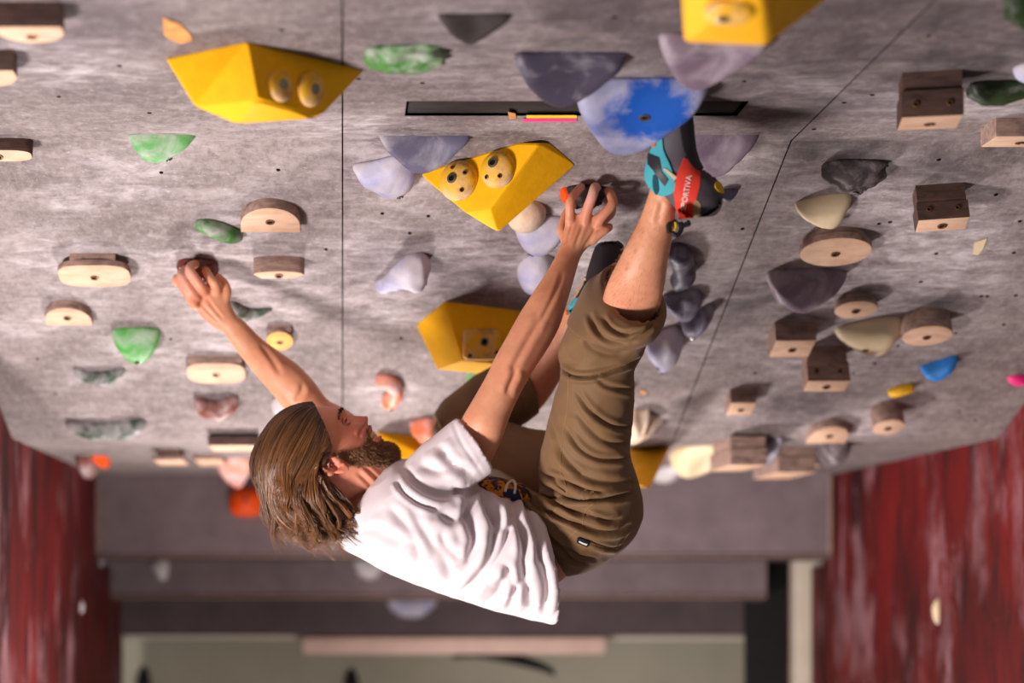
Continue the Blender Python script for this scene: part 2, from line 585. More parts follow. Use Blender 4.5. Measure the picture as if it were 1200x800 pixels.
struct(mesh_obj('ceiling_upper', v, f, M['grey_dark'], None, False))
# thin pale edges of the boards
for x0, x1, y0, y1, z0, z1 in ((XR - .012, XR - .002, Y3 - .012, Y3, ZB, Z2), (XL + .001, XL + .008, Y3 - .008, Y3, ZB, Z2),
                               (XL, XR, Y3 - .006, Y3 + .001, ZB - .012, ZB - .006), (XL, XR - .12, 6.27, 6.28, -.058, -.050)):
    t = struct(bevel_box('trim_1', (x0, x1, y0, y1, z0, z1), M['trim'], None, .002))
# crash mat floor
v, f = box_mesh(-3, 4, -1.5, 8, -1.6, -1.5)
struct(mesh_obj('floor', v, f, M['mat'], None, False))

# white post, pale rail, rounded tube trim
p = bevel_box('white_post', ((928 - CX) * 6.2 / F, (962 - CX) * 6.2 / F, 6.16, 6.24, -1.5, ZB - .02), M['pale'], None, .008)
tag(p, 'white painted post standing beside the right red wall under the grey fascia', 'post')
p = bevel_box('batten', ((355 - CX) * 6.62 / F, (708 - CX) * 6.62 / F, 6.585, 6.65, (CY - 766) * 6.62 / F, (CY - 746) * 6.62 / F), M['batten'], None, .006)
tag(p, 'long pale pinkish batten fixed low on the back wall below the climber', 'batten')


def tube_mesh(pts, rad, nseg=10, n=60, caps=True, squash=None):
    P = catmull(pts, n)
    R = catmull(np.asarray(rad, float)[:, None], n)[:, 0] if hasattr(rad, '__len__') else np.full(n, rad)
    T = np.gradient(P, axis=0)
    T /= np.linalg.norm(T, axis=1)[:, None] + 1e-9
    up = np.array((0, 0, 1.0)) if abs(T[0][2]) < .9 else np.array((1.0, 0, 0))
    V = []
    a = np.cross(T[0], up)
    a /= np.linalg.norm(a)
    for i in range(n):
        a = a - T[i] * a.dot(T[i])
        a /= np.linalg.norm(a)
        b = np.cross(T[i], a)
        for j in range(nseg):
            t = 2 * PI * j / nseg
            V.append(P[i] + (a * math.cos(t) + b * math.sin(t)) * R[i])
    return V, grid_faces(n, nseg, 0, caps, caps)


ty = 6.7
pp = [W(146, 745, ty), W(400, 746, ty), W(700, 747, ty), W(860, 747.5, ty), W(898, 750, ty), W(914, 762, ty), W(920, 790, ty), W(921, 840, ty), W(921, 900, ty)]
v, f = tube_mesh(pp, .009, 10, 140)
tag(mesh_obj('tube_rail', v, f, M['pale'], None, True), 'thin pale tube with a rounded corner in front of the green back board', 'rail')
# dark objects low on the back board
for px, py, w, h in ((168, 794, 18, 22), (412, 796, 18, 20)):
    c = W(px, py, 6.98)
    v, f = tube_mesh([c + Vector((0, .03, -h / F * 7)), c + Vector((0, 0, -h / F * 3.5)), c, c + Vector((0, .02, h / F * 3.5))],
                     [w / F * 3, w / F * 3.4, w / F * 3, w / F * 1.6], 14, 16)
    tag(mesh_obj('dark_rubber_stop', v, f, M['black'], None, True), 'small dark knob on the green back board, %s' %
        ('near the left red wall' if px < 300 else 'below the pale batten'), 'stop')
c0 = S_LOW2
vv = [W(530, 770, 6.99), W(560, 766, 6.99), W(600, 772, 6.985), W(640, 784, 6.985), W(650, 792, 6.99)]
v, f = tube_mesh(vv, [.006, .016, .02, .012, .004], 10, 30)
tag(mesh_obj('dark_strap', v, f, M['black'], None, True), 'dark slanting strap lying along the pale green back board', 'strap')

# ---------------------------------------------------------------- small marks on the overhang


def disc_mesh(r, h, n=14):
    v = [(r * math.cos(2 * PI * i / n), r * math.sin(2 * PI * i / n), 0) for i in range(n)]
    v += [(r * .86 * math.cos(2 * PI * i / n), r * .86 * math.sin(2 * PI * i / n), h) for i in range(n)]
    return v, grid_faces(2, n)


HOLES = [(140, 77), (69, 113), (175, 132), (189, 202), (326, 199), (44, 420), (65, 461), (200, 397), (420, 92), (495, 97), (502, 253), (470, 396), (448, 250),
         (1022, 111), (989, 120), (954, 151), (1100, 187), (1167, 228), (1195, 259), (1097, 297), (1188, 296), (1079, 330), (1150, 347), (1157, 347),
         (1190, 346), (1120, 390), (885, 437), (1052, 405), (1025, 426), (1094, 467), (1124, 482), (870, 268), (1030, 262), (1043, 260), (872, 95), (1088, 42),
         (480, 273), (330, 35), (720, 20), (382, 292), (1176, 380), (1000, 437), (1143, 492)]
hole0 = None
for x, y in HOLES:
    S = surf_at(y)
    if hole0 is None:
        v, f = disc_mesh(.0038, .0012)
        hole0 = mesh_obj('bolt_hole', v, f, M['hole'])
        ob = hole0
    else:
        ob = hole0.copy()
        COL.objects.link(ob)
    ob.matrix_world = S.frame(x, y)
    struct(ob)


def flat_patch(name, pts, mat, h=.0018):
    S = surf_at(np.mean([p[1] for p in pts]))
    a = [S.hit(x, y, -.0005) for x, y in pts]
    b = [S.hit(x, y, h) for x, y in pts]
    n = len(a)
    return mesh_obj(name, a + b, grid_faces(2, n), mat, None, False)


tag(flat_patch('wood_chip', [(191, 20), (199, 25), (206, 26), (214, 31), (224, 42), (225, 48), (212, 51), (200, 47), (192, 40)], M['orange_chip']),
    'bare orange chip in the grey board above the left yellow volume', 'chip')
tag(flat_patch('wood_chip', [(595, 131), (604, 133), (605, 139), (597, 140)], M['orange_chip']), 'tiny orange chip just below the long dark slot', 'chip')
tag(flat_patch('wood_chip', [(750, 457), (757, 458), (758, 462), (751, 462)], M['orange_chip']), 'tiny orange chip on the board right of the raised thigh', 'chip')
tag(flat_patch('wood_chip', [(1142, 284), (1157, 279), (1152, 292), (1146, 299), (1140, 298)], M['cream']), 'thin cream chip mark right of the lower walnut block', 'chip')
tag(flat_patch('tape_strip', [(617, 135), (676, 135), (676, 138.5), (617, 138.5)], M['yellow_tape']), 'yellow tape strip beside the blue shell hold, on the slot side', 'tape')
tag(flat_patch('tape_strip', [(613, 139), (676, 139), (676, 142.5), (613, 143)], M['pink_tape']), 'pink tape strip beside the blue shell hold, below the yellow strip', 'tape')

# ---------------------------------------------------------------- climbing holds
G_WOOD, G_PL = 'wooden holds bolted to the overhang', 'plastic holds bolted to the overhang'


def circle(n=40, e=1.0):
    return [(math.cos(2 * PI * i / n), math.sin(2 * PI * i / n)) for i in range(n)]


def superell(p, n=44):
    r = []
    for i in range(n):
        a = 2 * PI * i / n
        c, s = math.cos(a), math.sin(a)
        r.append((math.copysign(abs(c) ** (2 / p), c), math.copysign(abs(s) ** (2 / p), s)))
    return r


def arch(n=22):
    r = [(-1, -1), (1, -1)]
    for i in range(n):
        a = PI * i / (n - 1)
        r.append((math.cos(a), -.45 + 1.45 * math.sin(a)))
    return r


def arch_low(n=22):                       # flat edge up-slope, curved edge down-slope
    return [(x, -y) for x, y in arch(n)][::-1]


RECT = [(-1, -1), (1, -1), (1, 1), (-1, 1)]


def notched(n=14):                        # rounded at one end, scooped upper right corner
    r = [(-.7, -1), (.62, -1), (.8, -.4), (1, .1)]
    for i in range(n):
        a = PI * (.15 + .85 * i / (n - 1))
        r.append((math.cos(a) * 1.0, .1 + .9 * math.sin(a)))
    return r


SHAPES = {'rect': RECT, 'disc': circle(), 'pill': superell(3.2), 'arch': arch(), 'archlow': arch_low(), 'moon': notched()}


def ensure_ccw(p):
    a = sum(p[i][0] * p[(i + 1) % len(p)][1] - p[(i + 1) % len(p)][0] * p[i][1] for i in range(len(p)))
    return p if a > 0 else p[::-1]


def bolt(parent, u, v, z, r=.0075, mat='brass', tilt=None):
    """ring washer with a dark hex socket"""
    n = 16
    V, mi, Fc = [], [], []
    for rr, zz in ((1.0, 0), (1.0, .0015), (.62, .0022), (.55, .0006)):
        V += [(rr * r * math.cos(2 * PI * i / n), rr * r * math.sin(2 * PI * i / n), zz) for i in range(n)]
    Fc = grid_faces(4, n)
    mi = [0] * (3 * n) + [0, 1]
    o = mesh_obj('bolt', V, Fc, [M[mat], M['hole']], parent, True, 40, mi)
    m = Matrix.Translation((u, v, z))
    if tilt is not None:
        m = m @ Vector((0, 0, 1)).rotation_difference(tilt).to_matrix().to_4x4()
    o.matrix_local = m
    return o


def extrude_tiers(name, tiers, mats, bev=.003):
    """tiers: (outline, half-u, half-v, z0, z1, u-offset, v-offset); outer cap of the last tier gets material 1"""
    V, Fc, mi = [], [], []
    for ti, (ol, hu, hv, z0, z1, uo, vo) in enumerate(tiers):
        ol = ensure_ccw(ol)
        n = len(ol)
        off = len(V)
        b = min(bev, hu * .3, hv * .3)
        for z, sh in ((z0, 0), (z1 - b, 0), (z1 - b * .3, b * .3), (z1, b)):
            for x, y in ol:
                V.append((uo + x * (hu - sh), vo + y * (hv - sh), z))
        q = grid_faces(4, n, off)
        Fc += q
        m = [0] * len(q)
        last = ti == len(tiers) - 1
        m[-1] = 1 if last else 0
        for i in range(2 * n, 3 * n):
            m[i] = 1 if last else 0
        mi += m
    return mesh_obj(name, V, Fc, mats, None, True, 32, mi)


def wood(label, shape, x0, x1, yt, yb, fh, side='wood_side', face='wood_face', tier=None, nb=1, surf=None, rot=0, bolts=True):
    S = surf or surf_at((yt + yb) / 2)
    cx, cy = (x0 + x1) / 2, yt + fh / 2
    ku, kv, kn = S.k(cx, cy)
    hu, hv, h = (x1 - x0) / 2 / ku, fh / 2 / kv, (yb - yt - fh) / kn
    ol = SHAPES[shape]
    if tier is None:
        ts = [(ol, hu, hv, -.002, h, 0, 0)]
    else:                                  # (share of height, width, length, v shift, shape)
        a, wu, wv, vs, sh = tier
        ts = [(SHAPES[sh], hu * wu, hv * wv, -.002, h * a + .001, 0, hv * vs), (ol, hu, hv, h * a, h, 0, 0)]
    o = extrude_tiers('wooden_climbing_hold', ts, [M[side], M[face]])
    o.matrix_world = S.frame(cx, cy, rot)
    if bolts:
        bolt(o, 0, -hv * .1, h, min(.0085, hu * .25), 'brass')
    if nb == 3:
        for s in (-.55, .55):
            b = bolt(o, hu * s, hv + .0006, h * .72, .005, 'brass', Vector((0, 1, 0)))
    tag(o, label, 'climbing hold', G_WOOD)
    return o


def fin_hold(o, S, cx, cy, rot, bolts, label, group=G_PL, bolt_mat='steel', br=.0065):
    o.matrix_world = S.frame(cx, cy, rot)
    bm = bmesh.new()
    bm.from_mesh(o.data)
    tree = BVHTree.FromBMesh(bm)
    bm.free()
    for u, v in bolts:
        r = tree.ray_cast(Vector((u, v, .5)), Vector((0, 0, -1)))
        if r[0] is not None:
            nn = r[1] if r[1].z > 0 else -r[1]
            bolt(o, r[0].x, r[0].y, r[0].z, br, bolt_mat, nn)
    tag(o, label, 'climbing hold', group)
    return o


OUT = {
    'round': circle(24), 'sq': superell(3, 24),
    'shell': [(-1, .9), (-.5, 1), (0, 1), (.5, 1), (1, .92), (.82, .2), (.55, -.45), (.2, -.9), (-.1, -1), (-.45, -.75), (-.75, -.1)],
    'bowl': [(-1, .75), (-.4, .95), (.3, 1), (1, .8), (.9, .1), (.5, -.75), (0, -1), (-.6, -.75), (-.95, 0)],
    'leaf': [(-1, .8), (0, 1), (1, .75), (.7, 0), (.3, -.5), (-.4, -1), (-.9, -.7), (-1.0, 0)],
    'tri': [(-1, .2), (-.3, .75), (.5, 1), (.95, .8), (1, -.2), (.8, -1), (.2, -.95), (-.4, -.5)],
    'drop': [(-1, .45), (-.4, .7), (.3, 1), (.85, .7), (1, -.1), (.7, -.9), (.1, -1), (-.5, -.5), (-.9, 0)],
    'wedge': [(-1, .9), (0, 1), (1, .9), (.4, -.5), (.05, -1), (-.5, -.4)],
    'rock': [(-1, .3), (-.7, .9), (0, 1), (.6, .9), (1, .5), (.8, -.2), (.5, -.9), (0, -.8), (-.3, -1), (-.8, -.5)],
    'slug': [(-1, .3), (-.5, .8), (.2, .6), (.9, .9), (1, .2), (.6, -.5), (-.2, -.6), (-.7, -1)],
    'shard': [(-1, -.2), (-.2, .5), (.5, 1), (1, .8), (.7, 0), (.3, -.6), (-.3, -1)],
    'hand': [(-1, .2), (-.6, 1), (.0, .8), (.3, 1), (.6, .5), (1, .4), (.7, -.1), (.2, -.4), (-.2, -1), (-.8, -.9)],
}


def dome(label, x0, x1, yt, yb, fh, mat, out='round', peak=(0, 0), p=2.0, q=2.0, scoop=0.0, rough=.06, bolts=((0, 0),), rot=0, surf=None, seed=0,
         bm='steel', br=.0065, rings=14, nn=48, freq=2.2):
    S = surf or surf_at((yt + yb) / 2)
    cx, cy = (x0 + x1) / 2, yt + fh / 2
    ku, kv, kn = S.k(cx, cy)
    hu, hv = (x1 - x0) / 2 / max(ku, 1), fh / 2 / max(kv, 1)
    tot = yb - yt
    if surf is None:
        h = math.sqrt(max((tot - fh / 2) ** 2 - (fh / 2) ** 2, 9)) / kn
    else:                                   # on an upright wall
        pxm = F / S.hit(cx, cy).y
        hu, hv = (x1 - x0) / 2 / pxm, (yb - yt) / 2 / pxm
        h = min(hu, hv) * .9
    O = catmull(ensure_ccw(OUT[out]), nn, True)
    V = []
    for i in range(rings):
        t = i / (rings - 1)
        r = math.cos(t * PI / 2)
        z = h * (1 - r ** p) ** (1 / q)
        s = 1 - r
        for x, y in O:
            u = (peak[0] * s + x * r) * hu
            v = (peak[1] * s + y * r) * hv
            zz = z
            if scoop:
                d2 = ((u / hu - .05) ** 2 / .35 + (v / hv - .45) ** 2 / .3)
                zz -= scoop * h * math.exp(-d2) * (1 if t > .1 else t * 10)
            V.append(Vector((u, v, max(zz, 0) if i else -.002)))
    if rough:
        for i in range(nn, len(V)):
            k = noise.noise(Vector((V[i].x / hu * freq + seed * 7.1, V[i].y / hv * freq, V[i].z / h * freq)))
            k2 = noise.noise(Vector((V[i].x / hu * freq * 3 + seed * 3.1, V[i].y / hv * freq * 3, 5)))
            V[i] = V[i] + Vector((V[i].x * rough * k, V[i].y * rough * k, h * rough * (k + .5 * k2)))
    o = mesh_obj('plastic_climbing_hold', V, grid_faces(rings, nn), M[mat], None, True)
    return fin_hold(o, S, cx, cy, rot, [(b[0] * hu, b[1] * hv) for b in bolts], label, G_PL, bm, br)


def sausage(label, pts, rad, mat, lift=.5, flat=1.0, bolts=(), surf=None, seed=0, rough=.12, n=48):
    """a rounded bar lying along pixel points on the board; rad in pixels"""
    my = np.mean([p[1] for p in pts])
    S = surf or surf_at(my)
    cx, cy = np.mean([p[0] for p in pts]), my
    ku, kv, kn = S.k(cx, cy)
    fr = S.frame(cx, cy)
    inv = fr.inverted()
    L, R = [], []
    for (x, y), r in zip(pts, rad):
        rr = r / ku
        L.append(inv @ S.hit(x, y, rr * lift * flat))
        R.append(rr)
    P = catmull(L, n)
    R = catmull(np.array(R)[:, None], n)[:, 0]
    T = np.gradient(P, axis=0)
    T[:, 2] = 0
    T /= np.linalg.norm(T, axis=1)[:, None] + 1e-9
    seg = 20
    V = []
    for i in range(n):
        e = min(i, n - 1 - i) / 5.0
        cap = math.sqrt(max(0.03, 1 - (1 - min(e, 1)) ** 2))
        a = np.array((-T[i][1], T[i][0], 0))
        for j in range(seg):
            t = 2 * PI * j / seg
            q = P[i] + a * math.cos(t) * R[i] * cap + np.array((0, 0, 1)) * math.sin(t) * R[i] * cap * flat
            q = Vector(q)
            k = noise.noise(Vector((q.x * 45 + seed, q.y * 45, q.z * 45)))
            V.append(q + Vector((0, 0, 1)) * k * R[i] * rough + Vector(a) * k * R[i] * rough * math.cos(t))
    o = mesh_obj('plastic_climbing_hold', V, grid_faces(n, seg), M[mat], None, True)
    bl = [inv @ S.hit(x, y, 0) for x, y in bolts]
    return fin_hold(o, S, cx, cy, 0, [(b.x, b.y) for b in bl], label)


# --- wooden holds
wood('thick wooden hold with dark sides, cut by the top left corner of the frame', 'archlow', -3, 77, 2, 52, 20, 'wood_dark')
wood('wooden hold half cut by the left edge, below the dark corner block', 'archlow', -48, 22, 58, 103, 20, 'wood_dark')
wood('long wooden hold with dark top at the left edge, left of the pale green bowl', 'pill', -40, 39, 157, 190, 14, 'wood_dark')
wood('half-round wooden hold with pale arched face, nearest the vertical board joint', 'arch', 281, 352, 232, 273, 29)
wood('wide pill-shaped wooden hold on a narrower base, above the small arched wooden hold', 'pill', 69, 154, 296, 337, 26, tier=(.55, .62, .8, .15, 'rect'))
wood('small arched wooden hold beneath the wide pill-shaped one, left of the bright green bowl', 'arch', 52, 107, 351, 382, 21)
wood('scooped half-moon wooden hold with mostly grey side showing, right of the left hand', 'moon', 297, 357, 299, 327, 9, bolts=True)
wood('small round yellow pine hold just above the left forearm', 'disc', 312, 344, 380, 411, 22, face='wood_yellow', tier=(.6, .85, .8, .1, 'rect'))
wood('pill-shaped wooden hold with a notch block behind it, left of the forearm', 'pill', 219, 288, 417, 450, 24, tier=(.55, .9, .9, .1, 'rect'))
wood('long flat wooden strip hold at the far bend, left of the hair', 'rect', 247, 305, 512, 529, 7, 'wood_dark', bolts=False)
wood('short stepped wooden block at the far bend, left of the long strip hold', 'rect', 183, 218, 525, 545, 6, tier=(.6, .7, .8, 0, 'rect'), bolts=False)
wood('blurred wooden block beside the salmon hold at the far bend', 'rect', 231, 263, 532, 546, 7, bolts=False)
wood('large dark walnut step block high on the right, topmost of the two walnut blocks', 'rect', 1055, 1124, 82, 153, 17, 'wood_dark', tier=(.42, .96, .8, .1, 'rect'), nb=3, rot=.2)
wood('walnut step block with pale lower face, right of the round disc hold', 'rect', 1070, 1128, 215, 271, 15, 'wood_dark', tier=(.5, .95, .85, .12, 'rect'), nb=3, rot=.13)
wood('wooden block with a notch cut at the right edge under the dark green holds', 'rect', 1158, 1235, 138, 173, 13)
wood('big round wooden disc hold under the cream wedge hold', 'disc', 936, 1020, 264, 313, 34, tier=(.5, .92, .9, .05, 'disc'))
wood('small round wooden disc hold between the mauve shell and the cream fin', 'disc', 977, 1027, 341, 374, 21, tier=(.45, .88, .85, .05, 'disc'))
wood('thick wooden puck with an oval face right of the cream fin', 'disc', 1055, 1113, 360, 406, 24)
wood('square wooden block hold left of the cream fin, under the mauve shell', 'rect', 903, 950, 377, 419, 20)
wood('grimy wooden step block directly below the square block', 'rect', 940, 989, 405, 459, 13, tier=(.45, .95, .85, .1, 'rect'), nb=3)
wood('tiny wooden cube hold in a dark shadow near the right board joint', 'rect', 852, 882, 456, 487, 15)
wood('thick round wooden hold under the small bright yellow hold', 'disc', 1020, 1057, 469, 510, 18)
wood('arched wooden hold lowest on the right board, above the red wall corner', 'arch', 948, 995, 490, 520, 20)
wood('brown wooden box at the far bend, left of the small blue wedge', 'rect', 844, 885, 512, 553, 9, 'wood_side', tier=(.4, .96, .85, .1, 'rect'), bolts=False)
wood('grey wooden box at the far bend, right of the small blue wedge', 'rect', 897, 940, 523, 562, 9, 'wood_side', tier=(.4, .96, .85, .1, 'rect'), bolts=False)
wood('thin grey wooden strip at the far bend, right of the grey box', 'rect', 940, 965, 528, 549, 7, bolts=False)
wood('thin pale wooden strip low at the far bend under the brown box', 'rect', 828, 872, 556, 568, 6, bolts=False)

# --- plastic holds, left side
dome('pale green half-bowl hold pointing right, below the left yellow volume', 153, 232, 146, 188, 26, 'green_pale', 'leaf', (-.15, -.35), 2.4, 1.7, .1, .04, ((.15, -.35),), seed=1)
sausage('small dark hold with bright green rim left of the half-round wooden hold', [(228, 262), (245, 266), (264, 273), (284, 279)], [6, 10, 11, 7], 'green_worn', .5, 1.1, ((255, 277),), seed=2)
dome('bright green half-bowl hold with a single bolt under the small arched wood', 134, 189, 383, 424, 25, 'green', 'bowl', (0, -.3), 2.6, 1.7, 0, .02, ((.0, -.3),), seed=3)
sausage('dark hooked crescent hold below the bright green bowl', [(87, 434), (105, 441), (125, 442), (146, 433)], [4, 8, 9, 4], 'green_dark', .5, 1.1, (), seed=4)
sausage('long dark crescent hold with green tips low on the left board', [(77, 496), (100, 503), (128, 504), (150, 502), (170, 494)], [5, 10, 11, 11, 6], 'green_dark', .5, 1.1, (), seed=5)
sausage('dark green hook hold partly hidden behind the left forearm', [(268, 356), (282, 366), (298, 367), (319, 362)], [7, 9, 7, 3], 'green_dark', .5, 1.0, (), seed=6)
sausage('brown crescent jug hold below the notched wooden pill', [(230, 468), (240, 477), (256, 480), (270, 474), (278, 466)], [6, 10, 12, 9, 4], 'brown', .6, 1.2, (), seed=7)
LH = dome('shiny red-brown jug hold gripped by the left hand', 207, 256, 302, 340, 26, 'brown_shiny', 'sq', (.1, .1), 2.4, 2.0, .15, .15, (), seed=8, freq=3.5)
dome('red-brown bulb hold at the far left corner beside the red wall', 93, 113, 533, 561, 9, 'brown', 'round', (0, 0), 2, 2, 0, .05, (), seed=9)
dome('orange wedge hold touching the red-brown bulb at the left corner', 113, 131, 534, 549, 7, 'orange_hot', 'wedge', (0, 0), 2, 1.6, 0, .03, (), seed=10)
dome('salmon half-round hold at the far bend, above the vivid orange hold', 257, 297, 537, 572, 10, 'salmon', 'bowl', (0, -.2), 2, 1.6, .2, .05, (), seed=11)
dome('vivid orange rounded hold on the grey fascia left of the hair', 268, 309, 571, 606, 34, 'orange_hot', 'sq', (0, 0), 2.4, 2.0, 0, .04, ((0, .1),), surf=S_FASC, seed=12)
dome('white rounded hold peeking out behind the top of the head', 318, 352, 464, 492, 14, 'white_hold', 'round', (0, 0), 2, 2, 0, .03, (), seed=13)

# --- plastic holds, centre
dome('dark triangular hold in shadow at the top, right of the board joint', 513, 596, 16, 49, 16, 'dark', 'wedge', (-.1, -.6), 2.2, 1.5, .3, .05, (), seed=14)  # near-black colour paints in the shadow lying on this hold
dome('patchy green and white hold at the top left of centre', 428, 523, 52, 85, 20, 'green_worn', 'sq', (0, -.1), 2.2, 1.8, .1, .25, (), seed=15, freq=2.6)
dome('large lavender shell hold at the top, left of the blue shell', 599, 728, 61, 119, 30, 'lav_dark', 'shell', (-.05, -.72), 2.8, 1.7, .3, .03, (), seed=16)
dome('big blue shell hold rubbed white with chalk, gripped by the raised toe', 665, 818, 91, 175, 40, 'blue', 'shell', (-.05, -.55), 2.9, 1.8, .22, .02, ((.1, .5),), seed=17, br=.009)
dome('grey lavender shell hold overlapping the corner of the middle yellow volume', 443, 551, 150, 197, 26, 'lav', 'shell', (-.05, -.7), 2.8, 1.7, .3, .03, (), seed=18)
dome('chalky lavender ball hold left of the middle yellow volume', 414, 490, 182, 231, 38, 'lav_pale', 'drop', (.1, -.2), 2.2, 2.0, 0, .05, ((.45, -.55), (.05, -.9)), seed=19, bm='lavhole' if False else 'steel')
dome('mauve shell hold behind the raised heel', 796, 886, 147, 200, 30, 'lav_brown', 'shell', (-.05, -.7), 2.8, 1.7, .3, .03, (), seed=20)
dome('small grey fin hold right of the raised heel', 842, 864, 221, 236, 9, 'lav', 'leaf', (0, -.3), 2, 1.5, 0, .03, (), seed=21)
dome('chalky lavender bulge hold tucked under the middle yellow volume', 603, 664, 252, 299, 34, 'lav_pale', 'bowl', (0, -.2), 2.2, 2, 0, .03, ((-.35, -.6), (.45, -.85)), seed=22)
dome('pale lavender oval hold left of the right forearm', 606, 652, 296, 347, 36, 'lav_pale', 'round', (0, 0), 2, 2, 0, .03, (), seed=23)
sausage('curved blue and white pinch hold left of the right forearm', [(441, 337), (456, 331), (471, 323), (488, 317), (504, 308)], [7, 9, 14, 19, 11], 'lav_pale', .6, 1.25, ((474, 330),), seed=24, rough=.25)
sausage('orange and white S-shaped hold right of the face', [(440, 446), (455, 447), (463, 456), (460, 467), (452, 473)], [8, 9, 9, 10, 9], 'orange', .6, 1.1, ((457, 465),), seed=25)
dome('orange striped hold between the chin and the far knee', 480, 514, 489, 520, 15, 'orange', 'drop', (0, 0), 2.2, 1.8, 0, .1, (), seed=26)
dome('pale green knob under the yellow volume above the right elbow', 545, 572, 431, 455, 12, 'green_pale', 'round', (0, 0), 2.2, 2, 0, .03, (), seed=27)
sausage('dark purple looped hold right of the shin, highest of its cluster', [(783, 292), (797, 300), (802, 320), (795, 330), (786, 331)], [10, 13, 13, 11, 8], 'lav_dark', .6, 1.1, (), seed=28)
dome('dark purple rounded hold in the middle of the cluster right of the knee', 774, 822, 338, 377, 28, 'lav', 'drop', (.1, 0), 2.2, 2, .25, .05, (), seed=29)
dome('dark purple hold at the right end of the cluster by the knee', 799, 833, 356, 398, 30, 'lav', 'shard', (0, 0), 2.2, 2, .1, .05, ((-.3, -.4),), seed=30)
dome('pale mauve oval hold lowest of the cluster right of the knee', 753, 799, 382, 435, 38, 'lav_pale', 'drop', (.05, -.1), 2.2, 2, 0, .03, ((-.2, -.3), (.2, -.75)), seed=31)
dome('beige ragged hold right of the raised thigh', 728, 770, 479, 519, 26, 'beige', 'hand', (0, 0), 2.6, 1.8, 0, .1, (), seed=32)
dome('beige dish hold peeking out under the right edge of the middle yellow volume', 592, 640, 234, 273, 26, 'beige', 'round', (0, 0), 2.2, 2, 0, .03, (), seed=60)
RH = dome('black and orange crimp hold under the right hand', 661, 710, 216, 243, 17, 'dark', 'sq', (0, 0), 2.6, 2, 0, .15, (), seed=33, freq=3)
dome('small bright orange nub beside the right index finger', 656, 673, 219, 238, 10, 'orange_hot', 'sq', (0, 0), 2.4, 2, 0, .08, (), seed=34)
dome('beige lavender shell hold under the yellow volume at the top edge', 764, 892, 38, 98, 34, 'lav_brown', 'shell', (-.1, -.7), 2.8, 1.7, .3, .03, (), seed=35)

# --- plastic holds, right side and the far bend
dome('dark green hold cut by the top right corner', 1173, 1230, -8, 33, 20, 'green_black', 'bowl', (0, 0), 2, 1.7, 0, .1, (), seed=36)
dome('dark green leaf-shaped hold near the right edge above the notched block', 1134, 1212, 94, 124, 16, 'green_black', 'leaf', (0, -.2), 2, 1.7, 0, .08, (), seed=37)
dome('pale lavender hold at the right edge above the dark green leaf hold', 1188, 1240, 72, 99, 14, 'lav_pale', 'round', (0, 0), 2, 2, 0, .03, (), seed=38)
dome('craggy dark stone-like hold right of the heel, above the cream wedge', 962, 1037, 186, 223, 22, 'rock', 'rock', (0, -.1), 3.2, 1.8, 0, .22, ((.1, -.5),), seed=39, freq=2.4)
dome('smooth cream wedge hold above the round wooden disc', 930, 993, 226, 266, 30, 'cream', 'tri', (.1, -.1), 3.2, 1.6, 0, .02, ((0, -.62),), seed=40)
dome('mauve shell hold with three bolts, below the big wooden disc', 897, 986, 314, 361, 26, 'lav_brown', 'bowl', (0, -.5), 2.8, 1.8, .3, .03, ((-.3, -.75), (.1, -.95)), seed=41)
dome('smooth cream fin-shaped hold left of the thick wooden puck', 976, 1053, 371, 416, 36, 'cream', 'tri', (.2, 0), 3.0, 1.6, 0, .02, ((-.05, -.1),), seed=42)
dome('small bright blue wedge hold on the right board', 1080, 1118, 417, 447, 20, 'blue_small', 'shard', (0, 0), 2.4, 1.6, 0, .04, (), seed=43)
sausage('small bright yellow hold below the bright blue wedge', [(1041, 461), (1056, 457), (1072, 453)], [5, 7, 5], 'yellow_small', .5, 1.0, (), seed=44)
dome('pink hold cut by the right edge of the frame', 1180, 1222, 438, 452, 9, 'pink_hold', 'slug', (0, 0), 2, 2, 0, .03, (), seed=45)
dome('cream curved hold at the far bend, right of the lower yellow volume', 787, 843, 522, 559, 14, 'cream', 'bowl', (0, -.3), 2.4, 1.6, .2, .03, (), seed=46)
dome('white oval hold at the far bend between the lower yellow volume and the lavender dish', 765, 796, 546, 566, 8, 'white_hold', 'round', (0, 0), 2, 2, 0, .03, (), seed=47)
dome('pale lavender dish hold low at the far bend, right of the lower yellow volume', 782, 822, 556, 580, 8, 'lav_pale', 'bowl', (0, -.2), 2, 1.7, 0, .03, (), seed=48)
dome('small blue wedge hold between the two wooden boxes at the far bend', 885, 908, 513, 546, 8, 'lav', 'tri', (0, 0), 2, 1.6, 0, .03, (), seed=49)
dome('dark grey oval hold under the lowest arched wooden hold', 960, 986, 517, 549, 9, 'rock', 'leaf', (0, 0), 2, 1.7, 0, .05, (), seed=50)

# --- holds on the stepped wall and the red walls
dome('small white finger-shaped hold on the lower back board, left', 177, 198, 652, 681, 27, 'white_hold', 'drop', (0, -.2), 2, 2, 0, .03, (), surf=S_LOW, seed=51)
dome('pale pinkish hold on the lower back board behind the shirt', 415, 452, 652, 680, 26, 'white_hold', 'bowl', (0, -.2), 2, 2, 0, .03, (), surf=S_LOW, seed=52)
dome('lavender bowl hold on the lowest dark board under the shirt', 455, 512, 699, 725, 24, 'lav_pale', 'bowl', (0, -.2), 2, 2, .15, .03, (), surf=S_LOW2, seed=53)
dome('small pale hold on the left red wall', 90, 99, 703, 719, 15, 'white_hold', 'drop', (0, 0), 2, 2, 0, .03, (), surf=S_LEFT, seed=54)
dome('small cream hold on the right red wall', 1092, 1106, 702, 732, 28, 'cream', 'drop', (0, 0), 2, 2, 0, .03, (), surf=S_RIGHT, seed=55)

# --- yellow volumes


